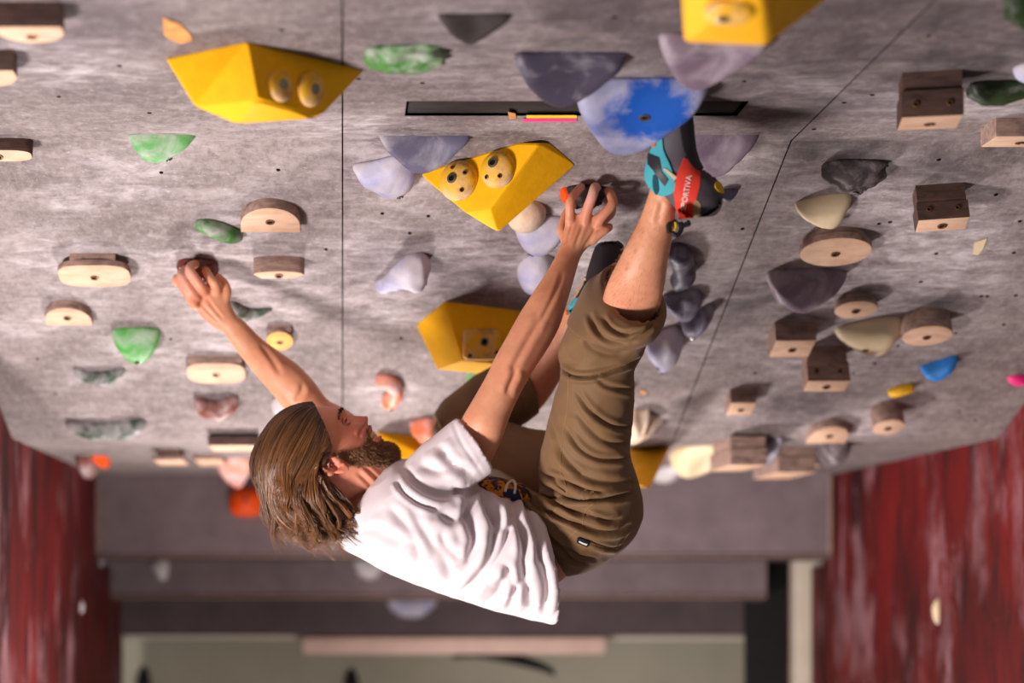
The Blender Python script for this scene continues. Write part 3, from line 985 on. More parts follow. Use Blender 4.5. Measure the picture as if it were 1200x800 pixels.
def volume(label, base, top, bev=.004):
    S = surf_at(np.mean([p[1] for p in base]))
    bm = bmesh.new()
    for x, y in base:
        bm.verts.new(S.hit(x, y, -.001))
    for t in top:
        bm.verts.new(t if isinstance(t, Vector) else S.hit(*t))
    r = bmesh.ops.convex_hull(bm, input=bm.verts)
    bmesh.ops.delete(bm, geom=list(set(r['geom_unused']) | set(r['geom_interior'])), context='VERTS')
    bmesh.ops.dissolve_limit(bm, angle_limit=math.radians(9), verts=bm.verts, edges=bm.edges)
    bmesh.ops.recalc_face_normals(bm, faces=bm.faces)
    bmesh.ops.bevel(bm, geom=list(bm.edges), offset=bev, segments=2, affect='EDGES', profile=0.5)
    bmesh.ops.recalc_face_normals(bm, faces=bm.faces)
    me = bpy.data.meshes.new('yellow_volume')
    bm.to_mesh(me)
    bm.free()
    o = link_mesh('yellow_volume', me, M['volume'], None, True, 20)
    tag(o, label, 'climbing volume', 'yellow volumes bolted to the overhang')
    return o


def tree_of(o):
    bm = bmesh.new()
    bm.from_mesh(o.data)
    bm.transform(o.matrix_world)
    t = BVHTree.FromBMesh(bm)
    bm.free()
    return t


def cast(tree, px, py):
    d = Vector(((px - CX) / F, 1, (CY - py) / F)).normalized()
    return tree.ray_cast(Vector((0, 0, 0)), d)


def knob_on(vol, label, px, py, rpx, hf=.55, marks=(), kind='round'):
    """a rounded hold screwed onto a volume's face"""
    t = tree_of(vol)
    hit = cast(t, px, py)
    P, N = hit[0], hit[1]
    N = N if N.y < 0 else -N
    r = rpx * P.y / F
    V = []
    if kind == 'round':
        n, rings = 40, 12
        for i in range(rings):
            a = i / (rings - 1) * PI / 2
            for j in range(n):
                b = 2 * PI * j / n
                V.append((r * math.cos(a) * math.cos(b), r * math.cos(a) * math.sin(b), r * hf * math.sin(a) ** .9 if i else -.002))
        o = mesh_obj('plastic_climbing_hold', V, grid_faces(rings, n), M['volume_hold'], None, True)
    else:
        o = extrude_tiers('plastic_climbing_hold', [(superell(7), r, r * .8, -.002, r * .42, 0, 0)], [M['volume_hold'], M['volume_hold']], .005)
    zx = Vector((1, 0, 0)) - N * N.x
    zx.normalize()
    zy = N.cross(zx)
    m = Matrix.Identity(4)
    for i, a in enumerate((zx, zy, N)):
        m.col[i][:3] = a
    m.translation = P
    o.matrix_world = m
    bm = bmesh.new()
    bm.from_mesh(o.data)
    tr = BVHTree.FromBMesh(bm)
    bm.free()
    for u, v, br in marks:
        q = tr.ray_cast(Vector((u * r, v * r, .4)), Vector((0, 0, -1)))
        if q[0] is not None:
            nn = q[1] if q[1].z > 0 else -q[1]
            bolt(o, q[0].x, q[0].y, q[0].z, br, 'steel' if br > .006 else 'brass', nn)
    tag(o, label, 'climbing hold', 'yellow holds screwed onto the volumes')
    return o


VA = volume('large yellow faceted volume at the upper left, crossing the board joint', [(193, 68), (290, 48), (428, 82), (400, 90), (225, 85)],
            [(228, 125, .076), (303, 118, .080), (362, 139, .086), (278, 146, .098), (376, 137, .080)])
knob_on(VA, 'rounded yellow hold on the upper left volume, the left one of its two', 328, 100, 19, .4, ((0, 0, .008),))
knob_on(VA, 'rounded yellow hold on the upper left volume, the right one of its two', 364, 104, 21, .4, ((0, 0, .008),))


def on_plane(px, py, a, q, c):
    n = (q - a).cross(c - a)
    d = Vector(((px - CX) / F, 1, (CY - py) / F))
    return d * (a.dot(n) / d.dot(n))


b1, b2, b3 = S_MAIN.hit(676, 192), S_MAIN.hit(645, 167), S_MAIN.hit(584, 273, .115)
apex = on_plane(575, 245, b1, b2, b3)
l1, l2 = S_MAIN.hit(490, 203), S_MAIN.hit(606, 167)
VB = volume('middle yellow faceted volume left of the right hand, with two domed holds', [(490, 203), (606, 167), (645, 167), (676, 192), (600, 225), (540, 220)],
            [apex, b3, on_plane(545, 249, l1, l2, apex), on_plane(632, 167.5, l1, l2, apex)])
knob_on(VB, 'domed yellow hold on the middle volume, lower left of the pair', 538, 212, 24, .62, ((-.1, 0, .009), (-.1, .55, .004), (.55, .2, .004), (.35, -.6, .004)))
knob_on(VB, 'domed yellow hold on the middle volume, upper right of the pair', 584, 199, 22, .62, ((-.05, .25, .009), (-.45, -.45, .004), (.3, -.5, .004)))
VC = volume('lower yellow box-like volume above the right elbow', [(487, 380), (521, 352), (610, 363), (622, 385), (520, 400)],
            [(512, 433, .082), (542, 423, .098), (598, 428, .10), (575, 440, .095), (610, 420, .085)])
knob_on(VC, 'flat square yellow plate hold on the lower volume', 564, 403, 23, .4, ((.05, .15, .009), (-.7, -.55, .004), (.7, -.4, .004)), 'plate')
VD = volume('large yellow volume cut by the top edge of the frame', [(792, -60), (890, -80), (985, -14), (960, -4), (800, -20)],
            [(798, -24, .055), (890, -20, .075), (897, 54, .10), (802, 50, .095), (908, 44, .09)])
knob_on(VD, 'chalk-blackened yellow hold on the volume at the top edge', 855, 14, 30, .3, ((-.25, .0, .008),))
VE = volume('blurred yellow volume at the far bend behind the hips', [(733, 524), (786, 524), (770, 532), (735, 532)], [(738, 570, .12), (762, 572, .125), (735, 560, .1)])
VF = volume('yellow volume behind the chin of the climber', [(440, 505), (497, 510), (515, 512), (450, 512)], [(448, 538, .07), (500, 535, .075), (480, 541, .08)])
VG = volume('small yellow corner of a volume right of the raised thigh', [(700, 455), (728, 450), (744, 456), (720, 462)], [(735, 472, .035), (710, 476, .04)], .002)

# ---------------------------------------------------------------- the climber
person = bpy.data.objects.new('person', None)
COL.objects.link(person)
person.location = W(600, 560, 3.45)
tag(person, 'bearded climber in white t-shirt and brown trousers hanging under the overhang', 'person')
bpy.context.view_layer.update()
PINV = person.matrix_world.inverted()


def own(o, parent=None):
    """keep o where it is and make it a child"""
    mw = o.matrix_world.copy()
    o.parent = parent or person
    o.matrix_parent_inverse = PINV if parent is None else parent.matrix_world.inverted()
    o.matrix_world = mw
    return o


def ribs(sec, nu, nv, ex=2.0, cap=True, thick=None):
    """a limb or garment through cross-sections (ax, ay, bx, by, depth, half-depth): a and b are its two outline points in the photo"""
    A = []
    for s in sec:
        ax, ay, bx, by, Y, d = s[:6]
        a, b = W(ax, ay, Y), W(bx, by, Y)
        tz = (s[6] if len(s) > 6 else 0) * Y / F          # how far the near side hangs lower
        A.append(list((a + b) / 2) + list((b - a) / 2) + [d, tz])
    C = catmull(A, nu)
    V = []
    for r in C:
        c, e = r[:3], r[3:6]
        for j in range(nv):
            t = 2 * PI * j / nv
            co, si = math.cos(t), math.sin(t)
            co = math.copysign(abs(co) ** (2 / ex), co)
            si = math.copysign(abs(si) ** (2 / ex), si)
            V.append(c + e * co + np.array((0, -r[6], -r[7])) * si)
    V = np.array(V)
    if thick is None:
        return V, grid_faces(nu, nv, 0, cap, cap)
    # open shell with thickness: inner skin scaled towards the axis
    In = []
    for i in range(nu):
        c = C[i][:3]
        q = V[i * nv:(i + 1) * nv]
        d = q - c
        L = np.linalg.norm(d, axis=1)[:, None]
        In.append(c + d * np.clip((L - thick) / L, .3, 1))
    In = np.concatenate(In)
    f1 = grid_faces(nu, nv, 0, False, False)
    n = len(V)
    f2 = [tuple(k + n for k in q[::-1]) for q in f1]
    f3 = []
    for j in range(nv):
        k = (j + 1) % nv
        f3.append((k, j, j + n, k + n))
        o = (nu - 1) * nv
        f3.append((o + j, o + k, o + k + n, o + j + n))
    return np.concatenate([V, In]), f1 + f2 + f3


def capsule(pts, rad, n=20, seg=14):
    """a finger or other thin limb through points with round ends"""
    P = np.asarray([tuple(p) for p in pts], float)
    R = np.asarray(rad, float)
    d0 = P[0] - P[1]
    d1 = P[-1] - P[-2]
    d0 /= np.linalg.norm(d0)
    d1 /= np.linalg.norm(d1)
    C = catmull(P, n)
    r = np.interp(np.linspace(0, 1, n), np.linspace(0, 1, len(R)), R)
    pre = [(C[0] + d0 * R[0] * k, R[0] * math.sqrt(max(1 - k * k, .02))) for k in (.97, .8, .5)]
    post = [(C[-1] + d1 * R[-1] * k, R[-1] * math.sqrt(max(1 - k * k, .02))) for k in (.5, .8, .97)]
    Q = [p for p, _ in pre] + list(C) + [p for p, _ in post]
    rr = [x for _, x in pre] + list(r) + [x for _, x in post]
    V = []
    a = None
    m = len(Q)
    for i in range(m):
        T = Q[min(i + 1, m - 1)] - Q[max(i - 1, 0)]
        T /= np.linalg.norm(T)
        if a is None:
            up = np.array((0, 1.0, 0)) if abs(T[1]) < .8 else np.array((1.0, 0, 0))
            a = np.cross(T, up)
        a = a - T * a.dot(T)
        a /= np.linalg.norm(a)
        b = np.cross(T, a)
        for j in range(seg):
            t = 2 * PI * j / seg
            V.append(Q[i] + (a * math.cos(t) + b * math.sin(t)) * rr[i])
    return np.array(V), grid_faces(m, seg)


def ellipsoid(c, ax, n=24, m=16):
    V = []
    ax = [np.array(tuple(a)) for a in ax]
    c = np.array(tuple(c))
    for i in range(m):
        p = -PI / 2 + PI * (i + .02) / (m - .96)
        for j in range(n):
            t = 2 * PI * j / n
            V.append(c + ax[0] * math.cos(p) * math.cos(t) + ax[1] * math.cos(p) * math.sin(t) + ax[2] * math.sin(p))
    return np.array(V), grid_faces(m, n)


def union(parts, voxel, smooth=3, fac=.5):
    V, Fc = [], []
    off = 0
    for v, f in parts:
        V += [tuple(p) for p in v]
        Fc += [tuple(k + off for k in q) for q in f]
        off += len(v)
    me = bpy.data.meshes.new('u')
    me.from_pydata(V, [], Fc)
    bm = bmesh.new()
    bm.from_mesh(me)
    bmesh.ops.recalc_face_normals(bm, faces=bm.faces)
    bm.to_mesh(me)
    bm.free()
    ob = bpy.data.objects.new('u', me)
    COL.objects.link(ob)
    r = ob.modifiers.new('r', 'REMESH')
    r.mode = 'VOXEL'
    r.voxel_size = voxel
    if smooth:
        s = ob.modifiers.new('s', 'SMOOTH')
        s.factor = fac
        s.iterations = smooth
    dg = bpy.context.evaluated_depsgraph_get()
    out = bpy.data.meshes.new_from_object(ob.evaluated_get(dg), depsgraph=dg)
    bpy.data.objects.remove(ob)
    bpy.data.meshes.remove(me)
    return out


def get_co(me):
    a = np.empty(len(me.vertices) * 3)
    me.vertices.foreach_get('co', a)
    return a.reshape(-1, 3)


def get_no(me):
    a = np.empty(len(me.vertices) * 3)
    me.vertices.foreach_get('normal', a)
    return a.reshape(-1, 3)


def set_co(me, P):
    me.vertices.foreach_set('co', P.ravel())
    me.update()


def to_px(P):
    return np.stack([CX + F * P[:, 0] / P[:, 1], CY - F * P[:, 2] / P[:, 1]], 1)


def seg_dist(Q, poly):
    best = np.full(len(Q), 1e9)
    side = np.zeros(len(Q))
    tt = np.zeros(len(Q))
    for i in range(len(poly) - 1):
        a, b = np.array(poly[i], float), np.array(poly[i + 1], float)
        d = b - a
        t = np.clip(((Q - a) @ d) / (d @ d), 0, 1)
        r = Q - (a + t[:, None] * d)
        L = np.hypot(r[:, 0], r[:, 1])
        s = d[0] * r[:, 1] - d[1] * r[:, 0]
        up = L < best
        best[up] = L[up]
        side[up] = s[up]
        tt[up] = (i + t[up]) / (len(poly) - 1)
    return best, side, tt


def folds(me, items, z=1.0, ox=0, oy=0, near=3.5):
    """press folds into the camera side of a garment: (width px, depth m, points); a groove with a raised lip each side"""
    P = get_co(me)
    Nn = get_no(me)
    Q = to_px(P)
    view = P / np.linalg.norm(P, axis=1)[:, None]
    face = np.clip(-(Nn * view).sum(1) * 2.2, 0, 1) * (P[:, 1] < near)
    disp = np.zeros(len(P))
    for w, dep, pts in items:
        pl = catmull([(x / z + ox, y / z + oy) for x, y in pts], 18)
        d, s, t = seg_dist(Q, pl)
        env = np.clip(np.minimum(t, 1 - t) * 5, 0, 1) ** .7
        g = -np.exp(-(d / w) ** 2) + .75 * np.exp(-((d - 2.1 * w) / (1.3 * w)) ** 2)
        disp += dep * g * env
    P = P + Nn * (disp * face)[:, None]
    set_co(me, P)


def cloth_noise(me, amp, freq, stretch, seed=0):
    P = get_co(me)
    Nn = get_no(me)
    d = np.empty(len(P))
    ax = [np.array(a, float) for a in stretch]
    for i, p in enumerate(P):
        q = (p.dot(ax[0]), p.dot(ax[1]), p.dot(ax[2]))
        k = noise.noise(Vector((q[0] * freq + seed, q[1] * freq, q[2] * freq)))
        d[i] = (1 - abs(k) * 2.2)
    set_co(me, P + Nn * (d * amp)[:, None])


# ---- head in its own axes (units: photo pixels at the head's depth)
HY = 3.45
HS = HY / F
HO = np.array(tuple(W(391, 547, HY)))
hf, hu, hs = np.array((.479, 0, .878)), np.array((-.878, 0, .479)), np.array((0, -1.0, 0))


def H(f, u, s):
    return HO + (hf * f + hu * u + hs * s) * HS


LV = [  # u, front, back, half width
    (83, -6, -16, 3), (80, 16, -32, 20), (73, 32, -44, 31), (62, 45, -57, 40), (50, 53, -64, 45), (36, 61, -68, 47.5), (24, 64, -69, 48.5),
    (16, 62.0, -69, 48), (6, 60, -66, 47), (-4, 59.5, -62, 46), (-11, 60, -58, 45), (-17, 61.0, -55, 44), (-24, 56.5, -48, 42.5),
    (-31, 57.0, -40, 41), (-38, 53, -30, 39), (-47, 54, -18, 35), (-55, 50, -4, 29), (-60, 40, 8, 20), (-63, 28, 14, 8)]
NL, NA = 110, 120
hv = catmull(LV, NL)
head_v = []
for (u, fr, bk, hw) in hv:
    fc = np.clip((fr + bk) / 2 + 2, bk + 2, fr - 2)
    fc = min(max(0, bk + 4), fr - 4) if fr - bk > 20 else (fr + bk) / 2
    for j in range(NA):
        t = 2 * PI * j / NA
        c, s = math.cos(t), math.sin(t)
        ex = 2.25
        cc = math.copysign(abs(c) ** (2 / ex), c)
        ss = math.copysign(abs(s) ** (2 / ex), s)
        f = fc + cc * ((fr - fc) if cc > 0 else (fc - bk))
        w = ss * hw * (1 - .13 * max(cc, 0) ** 2)

        def G(u0, su, w0, sw):
            return math.exp(-((u - u0) / su) ** 2 - ((w - w0) / sw) ** 2)
        if cc > 0:
            for sg in (-1, 1):
                f -= 8.5 * G(12, 6.5, sg * 19, 9)           # eye sockets
                f += 2.5 * G(22.5, 4, sg * 17, 12)          # brow ridge
                f += 4.5 * G(-3, 9, sg * 25, 10)            # cheek, raised by the smile
                f -= 2.5 * G(-13, 7, sg * 19, 5)            # smile fold
            # nose
            k = (16 - u) / 23.0
            if -0.05 < k < 1.35:
                wn = 4.0 + 4.5 * min(max(k, 0), 1) ** 2
                e = min(max(k, 0), 1)
                prof = 12.5 * e ** .9 if k <= 1 else 12.5 * max(0, 1 - (k - 1) / .24)
                f += prof * math.exp(-(w / wn) ** 2) + 2.0 * e * (1 if k < 1.1 else 0) * (math.exp(-((abs(w) - 8.5) / 3.2) ** 2))
            f += 2.2 * G(-16.5, 2.2, 0, 12) + 2.6 * G(-31, 3, 0, 11)       # lips
            f -= 9.0 * math.exp(-((u + 24.2) / 4.2) ** 4 - (w / 18) ** 4)      # open mouth
            f -= 2.0 * G(-38, 3, 0, 12)
        head_v.append(H(f, u, w))
head = (np.array(head_v), grid_faces(NL, NA))


def ear(sg):
    r = []
    c = H(-1, -2, sg * 48)
    a1 = (hu * .96 - hf * .28) * HS
    a2 = (hf * .96 + hu * .28) * HS
    out = hs * sg * HS
    r.append(ellipsoid(c + out * 1.5, [a1 * 12.5 + out * 1.0, a2 * 7.5 + out * -2.5, out * 2.0]))
    rim = []
    for i in range(15):
        t = PI * (1.62 - 1.45 * i / 14)
        rim.append(c + a1 * (14 * math.cos(t - PI * .72)) - a2 * (9.0 * math.sin(t - PI * .72) + 1) + out * (5.5 - 2.5 * i / 14))
    rim = []
    for i in range(17):                     # helix from the front root over the top, down the back to the lobe
        t = math.radians(-50 + 285 * i / 16)
        rad = 1.0 if t < PI * .9 else .92
        x, y = math.cos(t) * 8.8, math.sin(t) * 14.5
        # t = 0 towards the face, 90 deg = top
        if math.sin(t) < 0:
            x, y = x * .7, y * .95
        rim.append(c + a2 * x + a1 * y + out * (4.5 - 2.2 * max(0, math.cos(t))))
    r.append(capsule(rim, [1.7] * 17 and [1.7 * HS] * 6 + [2.2 * HS] * 6 + [2.6 * HS] * 5, 40, 10))
    r.append(ellipsoid(c + out * 3.2 - a1 * 13, [a1 * 4.6, a2 * 4.0, out * 2.6]))
    ah = [c + a2 * 2.5 + a1 * 7 + out * 3.6, c - a2 * 3.6 + a1 * 4 + out * 4.4, c - a2 * 4.2 - a1 * 4 + out * 4.2, c - a2 * .5 - a1 * 9 + out * 3.4]
    r.append(capsule(ah, [1.4 * HS, 1.9 * HS, 1.9 * HS, 1.6 * HS], 16, 8))
    r.append(ellipsoid(c + a2 * 6 - a1 * 3 + out * 2.5, [a1 * 3.2, a2 * 2.4, out * 2.8]))
    return r


body = [head] + ear(1) + ear(-1)
# torso, neck and pelvis
body.append(ribs([(392, 590, 446, 535, 3.46, .055), (410, 612, 455, 548, 3.46, .058), (425, 628, 472, 552, 3.47, .075), (436, 635, 486, 560, 3.49, .11), (470, 648, 512, 572, 3.50, .125), (520, 668, 552, 592, 3.51, .125),
                  (575, 682, 588, 604, 3.51, .115), (624, 685, 622, 610, 3.52, .11), (656, 681, 632, 606, 3.52, .12), (690, 640, 648, 592, 3.52, .12), (705, 610, 655, 580, 3.52, .11)], 60, 40))
# right arm
body.append(ribs([(488, 566, 522, 594, 3.43, .045), (508, 540, 546, 572, 3.395, .042), (527, 515, 572, 546, 3.36, .041), (541, 490, 588, 514, 3.33, .040), (557, 463, 599, 484, 3.32, .038),
                  (571, 438, 612, 457, 3.315, .036), (581, 417, 627, 431, 3.315, .036), (594, 394, 642, 408, 3.32, .036), (609, 367, 655, 384, 3.325, .035), (625, 342, 664, 356, 3.33, .031), (641, 318, 672, 329, 3.345, .025),
                  (653, 296, 679, 305, 3.36, .0195), (658, 284, 685, 294, 3.365, .0185), (660, 274, 694, 285, 3.365, .0165), (662, 262, 706, 272, 3.365, .0145), (664, 254, 707, 262, 3.364, .013), (666, 249, 706, 257, 3.36, .011)], 110, 44))
# left arm
body.append(ribs([(418, 585, 468, 545, 3.64, .06), (392, 545, 438, 505, 3.67, .05), (366, 515, 406, 480, 3.70, .042), (345, 493, 384, 468, 3.715, .038), (329, 474, 368, 447, 3.71, .037), (316, 458, 350, 428, 3.70, .036),
                  (303, 443, 329, 413, 3.685, .032), (285, 421, 307, 397, 3.66, .024), (268, 398, 286, 376, 3.64, .0185), (261, 389, 278, 370, 3.635, .018), (250, 383, 272, 359, 3.63, .016), (236, 371, 266, 342, 3.625, .0145),
                  (226, 356, 263, 334, 3.622, .012)], 100, 40))
# legs
body.append(ribs([(660, 565, 715, 585, 3.44, .07), (662, 520, 718, 522, 3.40, .062), (672, 460, 724, 462, 3.345, .054), (680, 425, 730, 428, 3.30, .05), (694, 394, 752, 402, 3.235, .052), (704, 362, 766, 374, 3.17, .055),
                  (711, 334, 776, 347, 3.12, .053), (729, 297, 782, 308, 3.08, .046), (748, 260, 789, 271, 3.05, .036), (760, 228, 793, 236, 3.02, .029), (766, 205, 806, 212, 3.0, .026)], 80, 44))
body.append(ribs([(655, 590, 690, 520, 3.58, .085), (610, 570, 632, 508, 3.66, .078), (560, 548, 575, 495, 3.75, .068), (530, 528, 545, 480, 3.80, .056), (545, 498, 566, 470, 3.80, .052)], 50, 36))
body.append(ribs([(528, 484, 552, 520, 3.80, .05), (560, 458, 590, 505, 3.76, .05), (598, 430, 630, 482, 3.70, .052), (622, 404, 660, 440, 3.65, .046), (646, 382, 683, 402, 3.60, .036), (664, 360, 693, 374, 3.56, .028),
                  (676, 340, 702, 348, 3.54, .026)], 60, 36))


def finger(pts, r0, r1=None, n=26):
    return capsule([W(*p) for p in pts], np.linspace(r0, r1 or r0 * .8, len(pts)), n, 14)


# right hand: knuckle, middle joint, end joint, tip
body.append(finger([(668, 262, 3.362), (668, 250, 3.352), (668.5, 236, 3.345), (675, 226, 3.357), (681, 219, 3.375)], .0094, .0078))
body.append(finger([(685, 262, 3.357), (688, 247, 3.347), (694, 230, 3.338), (697, 220, 3.345), (699, 220, 3.370)], .0102, .0086))
body.append(finger([(699, 264, 3.357), (705, 254, 3.349), (717, 240, 3.345), (717, 231, 3.355), (713, 224, 3.376)], .0098, .0082))
body.append(finger([(700, 272, 3.372), (706, 260, 3.375), (716, 250, 3.378), (717, 243, 3.385), (714, 236, 3.392)], .009, .0074))
body.append(finger([(694, 282, 3.362), (701, 275, 3.357), (710, 269, 3.356), (714, 266, 3.366)], .0088, .0074))
body.append(finger([(664, 284, 3.375), (659, 268, 3.388), (664, 250, 3.398), (672, 240, 3.402)], .010, .0075))
for x, y in ((668, 256), (687, 252), (701, 256)):
    body.append(ellipsoid(W(x, y, 3.354), [(.0095, 0, 0), (0, .0075, 0), (0, 0, .0105)]))
# left hand
body.append(finger([(229, 358, 3.615), (222, 348, 3.60), (211, 331, 3.598), (207, 326, 3.612), (206, 331, 3.635)], .0094, .0078))
body.append(finger([(231, 350, 3.612), (226, 343, 3.595), (215, 327, 3.592), (213, 320, 3.605), (217, 315, 3.63)], .0098, .008))
body.append(finger([(240, 342, 3.612), (236, 336, 3.592), (224, 319, 3.588), (223, 312, 3.603), (230, 309, 3.63)], .010, .0082))
body.append(finger([(254, 340, 3.612), (252, 333, 3.598), (247, 327, 3.60), (243, 320, 3.62), (240, 315, 3.64)], .0098, .008))
body.append(finger([(262, 355, 3.625), (266, 342, 3.622), (263, 332, 3.625), (256, 325, 3.635)], .010, .0078))
for x, y in ((227, 356), (231, 345), (240, 338), (255, 335)):
    body.append(ellipsoid(W(x, y, 3.607), [(.0095, 0, 0), (0, .0075, 0), (0, 0, .0095)]))

bme = union(body, .0026, 3, .5)
# tendons, muscle bellies and creases
folds(bme, [(3.2, .0035, [(606, 432), (600, 446), (593, 462)]), (3.5, .003, [(596, 440), (618, 400), (634, 372)]), (2.4, .0018, [(628, 388), (650, 345), (660, 318)]),
            (1.6, .0018, [(673, 290), (679, 275), (684, 262)]), (1.4, .0014, [(664, 285), (668, 272), (671, 262)]), (1.5, .0016, [(682, 292), (692, 278), (698, 268)]),
            (3, .003, [(345, 470), (352, 462), (356, 450)]), (3, .002, [(330, 440), (318, 420), (304, 402)]), (1.5, .0012, [(262, 375), (250, 360), (242, 348)]),
            (1.5, .0012, [(257, 378), (243, 364), (236, 356)]), (3.2, .002, [(776, 235), (774, 246), (769, 262)]), (2.5, .002, [(418, 552), (432, 566), (440, 580)]),
            (2.0, .002, [(425, 545), (441, 560), (452, 572)]), (3.6, .0075, [(386, 543), (391, 546.5), (395.5, 550)]), (2.2, .003, [(381, 545), (385, 550), (392, 554)]),
            (1.6, .0022, [(429, 497), (423, 505), (420, 511)])], near=3.9)
P = get_co(bme)
rel = (P - HO) / HS
hF, hU, hW = rel @ hf, rel @ hu, rel @ hs
ishead = (hF > -80) & (hF < 85) & (hU > -70) & (hU < 96) & (np.abs(hW) < 62)


def sm(a, b, x):
    t = np.clip((x - a) / (b - a), 0, 1)
    return t * t * (3 - 2 * t)


flush = np.where(ishead, .30 + .45 * np.exp(-((hU + 3) / 14) ** 2 - ((np.abs(hW) - 26) / 14) ** 2) + .5 * np.exp(-((hU + 6) / 8) ** 2 - (hW / 10) ** 2) * (hF > 60), 0)
earm = np.exp(-((hF + 1) / 13) ** 2 - ((hU + 2) / 18) ** 2) * (np.abs(hW) > 47)
flush = np.maximum(flush, .75 * earm)
Q = to_px(P)
for (x, y, r, a) in ((690, 232, 26, .5), (714, 262, 16, .35), (215, 330, 20, .4), (230, 350, 16, .3), (620, 420, 40, .18), (640, 440, 40, .25), (725, 350, 30, .12)):
    flush = np.maximum(flush, a * np.exp(-((Q - np.array((x, y))) ** 2).sum(1) / r ** 2))
lip = np.where(ishead & (hF > 50) & (np.abs(hW) < 17), np.exp(-((hU + 18.5) / 2.2) ** 2) * .6 + np.exp(-((hU + 30.5) / 3) ** 2), 0)
lip = np.maximum(lip, np.where(ishead & (hF > 40) & (np.abs(hW) < 13), np.exp(-((hU + 24.5) / 3.4) ** 2) * 1.0, 0))
beard_m = ishead * sm(6, 12, hF) * np.clip(sm(-13, -20, hU - .32 * (hF - 20) * 0) * 1.0, 0, 1)
# upper edge: from the sideburn before the ear down to the mouth corner
edge = np.interp(hF, [0, 10, 15, 25, 35, 45, 54, 70], [9, 9, 5, -10, -19, -19, -13.5, -12.5])
beard_m = ishead * sm(7, 11, hF) * sm(edge + 3, edge - 4, hU) * (hU < 10)
low = np.interp(hF, [0, 9, 16, 28, 36, 60], [-16, -24, -32, -52, -64, -80])
beard_m *= sm(low - 4, low + 3, hU)
mouth = np.exp(-((hU + 24.6) / 8.6) ** 4 - (hW / 22) ** 4) * (hF > 38)
beard_m *= 1 - np.clip(mouth * 2.4, 0, 1)
beard_m *= np.interp(hF, [8, 26], [.35, 1])
for nm, val in (('flush', flush), ('lip', np.clip(lip, 0, 1) * .9), ('stubble', beard_m * .75), ('dust', np.maximum(.5 * np.exp(-((Q - np.array((690, 224))) ** 2).sum(1) / 16 ** 2), .3 * np.exp(-((Q - np.array((216, 320))) ** 2).sum(1) / 14 ** 2)))):
    at = bme.attributes.new(nm, 'FLOAT', 'POINT')
    at.data.foreach_set('value', np.clip(val, 0, 1).astype(np.float32))
bodyo = own(link_mesh('body', bme, M['skin'], None, True))
body_bm = bmesh.new()
body_bm.from_mesh(bme)
body_tree = BVHTree.FromBMesh(body_bm)
body_bm.free()

# ---- eyes, teeth
for sg in (1, -1):
    v, f = ellipsoid(H(44.6, 12, sg * 19.5), [hf * HS * 7.6, hu * HS * 7.6, hs * HS * 7.6])
    e = own(mesh_obj('eye', v, f, mat_plain('eye_white', srgb(214, 200, 194), .25, .5, .05, 60), None))
    v, f = ellipsoid(H(49.0, 12.0, sg * 19.5), [hf * HS * 3.6, hu * HS * 3.6, hs * HS * 3.6])
    own(mesh_obj('iris', v, f, mat_plain('dark_iris', srgb(40, 30, 26), .2, .6, .2, 200), None), e)
    # lids
    for k, (du, tilt) in enumerate(((3.2, -.25), (-3.6, .35))):
        pts = [H(45.5 + 7.4 * math.cos(a) + (.9 if k == 0 else .3), 12 + du * (1 if k == 0 else 1) * math.cos(a * .8) + tilt, sg * 19.5 + 8.2 * math.sin(a)) for a in np.linspace(-1.15, 1.15, 9)]
        v, f = capsule(pts, [1.0 * HS] + [1.9 * HS] * 7 + [1.0 * HS], 24, 10)
        lo = own(mesh_obj('eyelid', v, f, M['skin'], None))
        at = lo.data.attributes.new('flush', 'FLOAT', 'POINT')
        at.data.foreach_set('value', np.full(len(v), .75, np.float32))
        if k == 0:
            v, f = capsule([p + hf * 1.5 * HS - hu * 1.6 * HS for p in pts], [.4 * HS] + [.75 * HS] * 7 + [.4 * HS], 24, 8)
            own(mesh_obj('eyelashes', v, f, mat_plain('dark_lashes', srgb(40, 24, 20), .6, .2, .1, 90), None))
tm_ = mat_plain('teeth_enamel', srgb(226, 196, 140), .3, .5, .1, 300)
for i in range(11):
    w = (i - 5) * 3.0
    v, f = ellipsoid(H(56.8 - abs(w) ** 2 * .026, -21.8, w), [hf * HS * 1.6, hu * HS * 3.3, hs * HS * 1.55], 12, 8)
    own(mesh_obj('tooth', v, f, tm_, None))

# ---- hair


class Strands:
    def __init__(self):
        self.V, self.F, self.T = [], [], []

    def add(self, pts, r0, tone, seg=4, tip=.15, tipt=0.0):
        P = np.asarray(pts)
        n = len(P)
        T = np.gradient(P, axis=0)
        T /= np.linalg.norm(T, axis=1)[:, None] + 1e-9
        a = np.cross(T, np.array((.3, .9, .2)))
        a /= np.linalg.norm(a, axis=1)[:, None] + 1e-9
        b = np.cross(T, a)
        o = len(self.V)
        for i in range(n):
            k = i / (n - 1)
            r = r0 * (1 - (1 - tip) * k ** 2.0)
            for j in range(seg):
                t = 2 * PI * j / seg
                self.V.append(P[i] + (a[i] * math.cos(t) + b[i] * math.sin(t)) * r)
                self.T.append(min(1, max(0, tone + tipt * k)))
        self.F += grid_faces(n, seg, o, False, True)

    def build(self, name, mat):
        o = mesh_obj(name, self.V, self.F, mat, None, True)
        at = o.data.attributes.new('tone', 'FLOAT', 'POINT')
        at.data.foreach_set('value', np.array(self.T, dtype=np.float32))
        return own(o)


def hz(pts):
    return [(x / 3.81 + 290, y / 3.81 + 450) for x, y in pts]


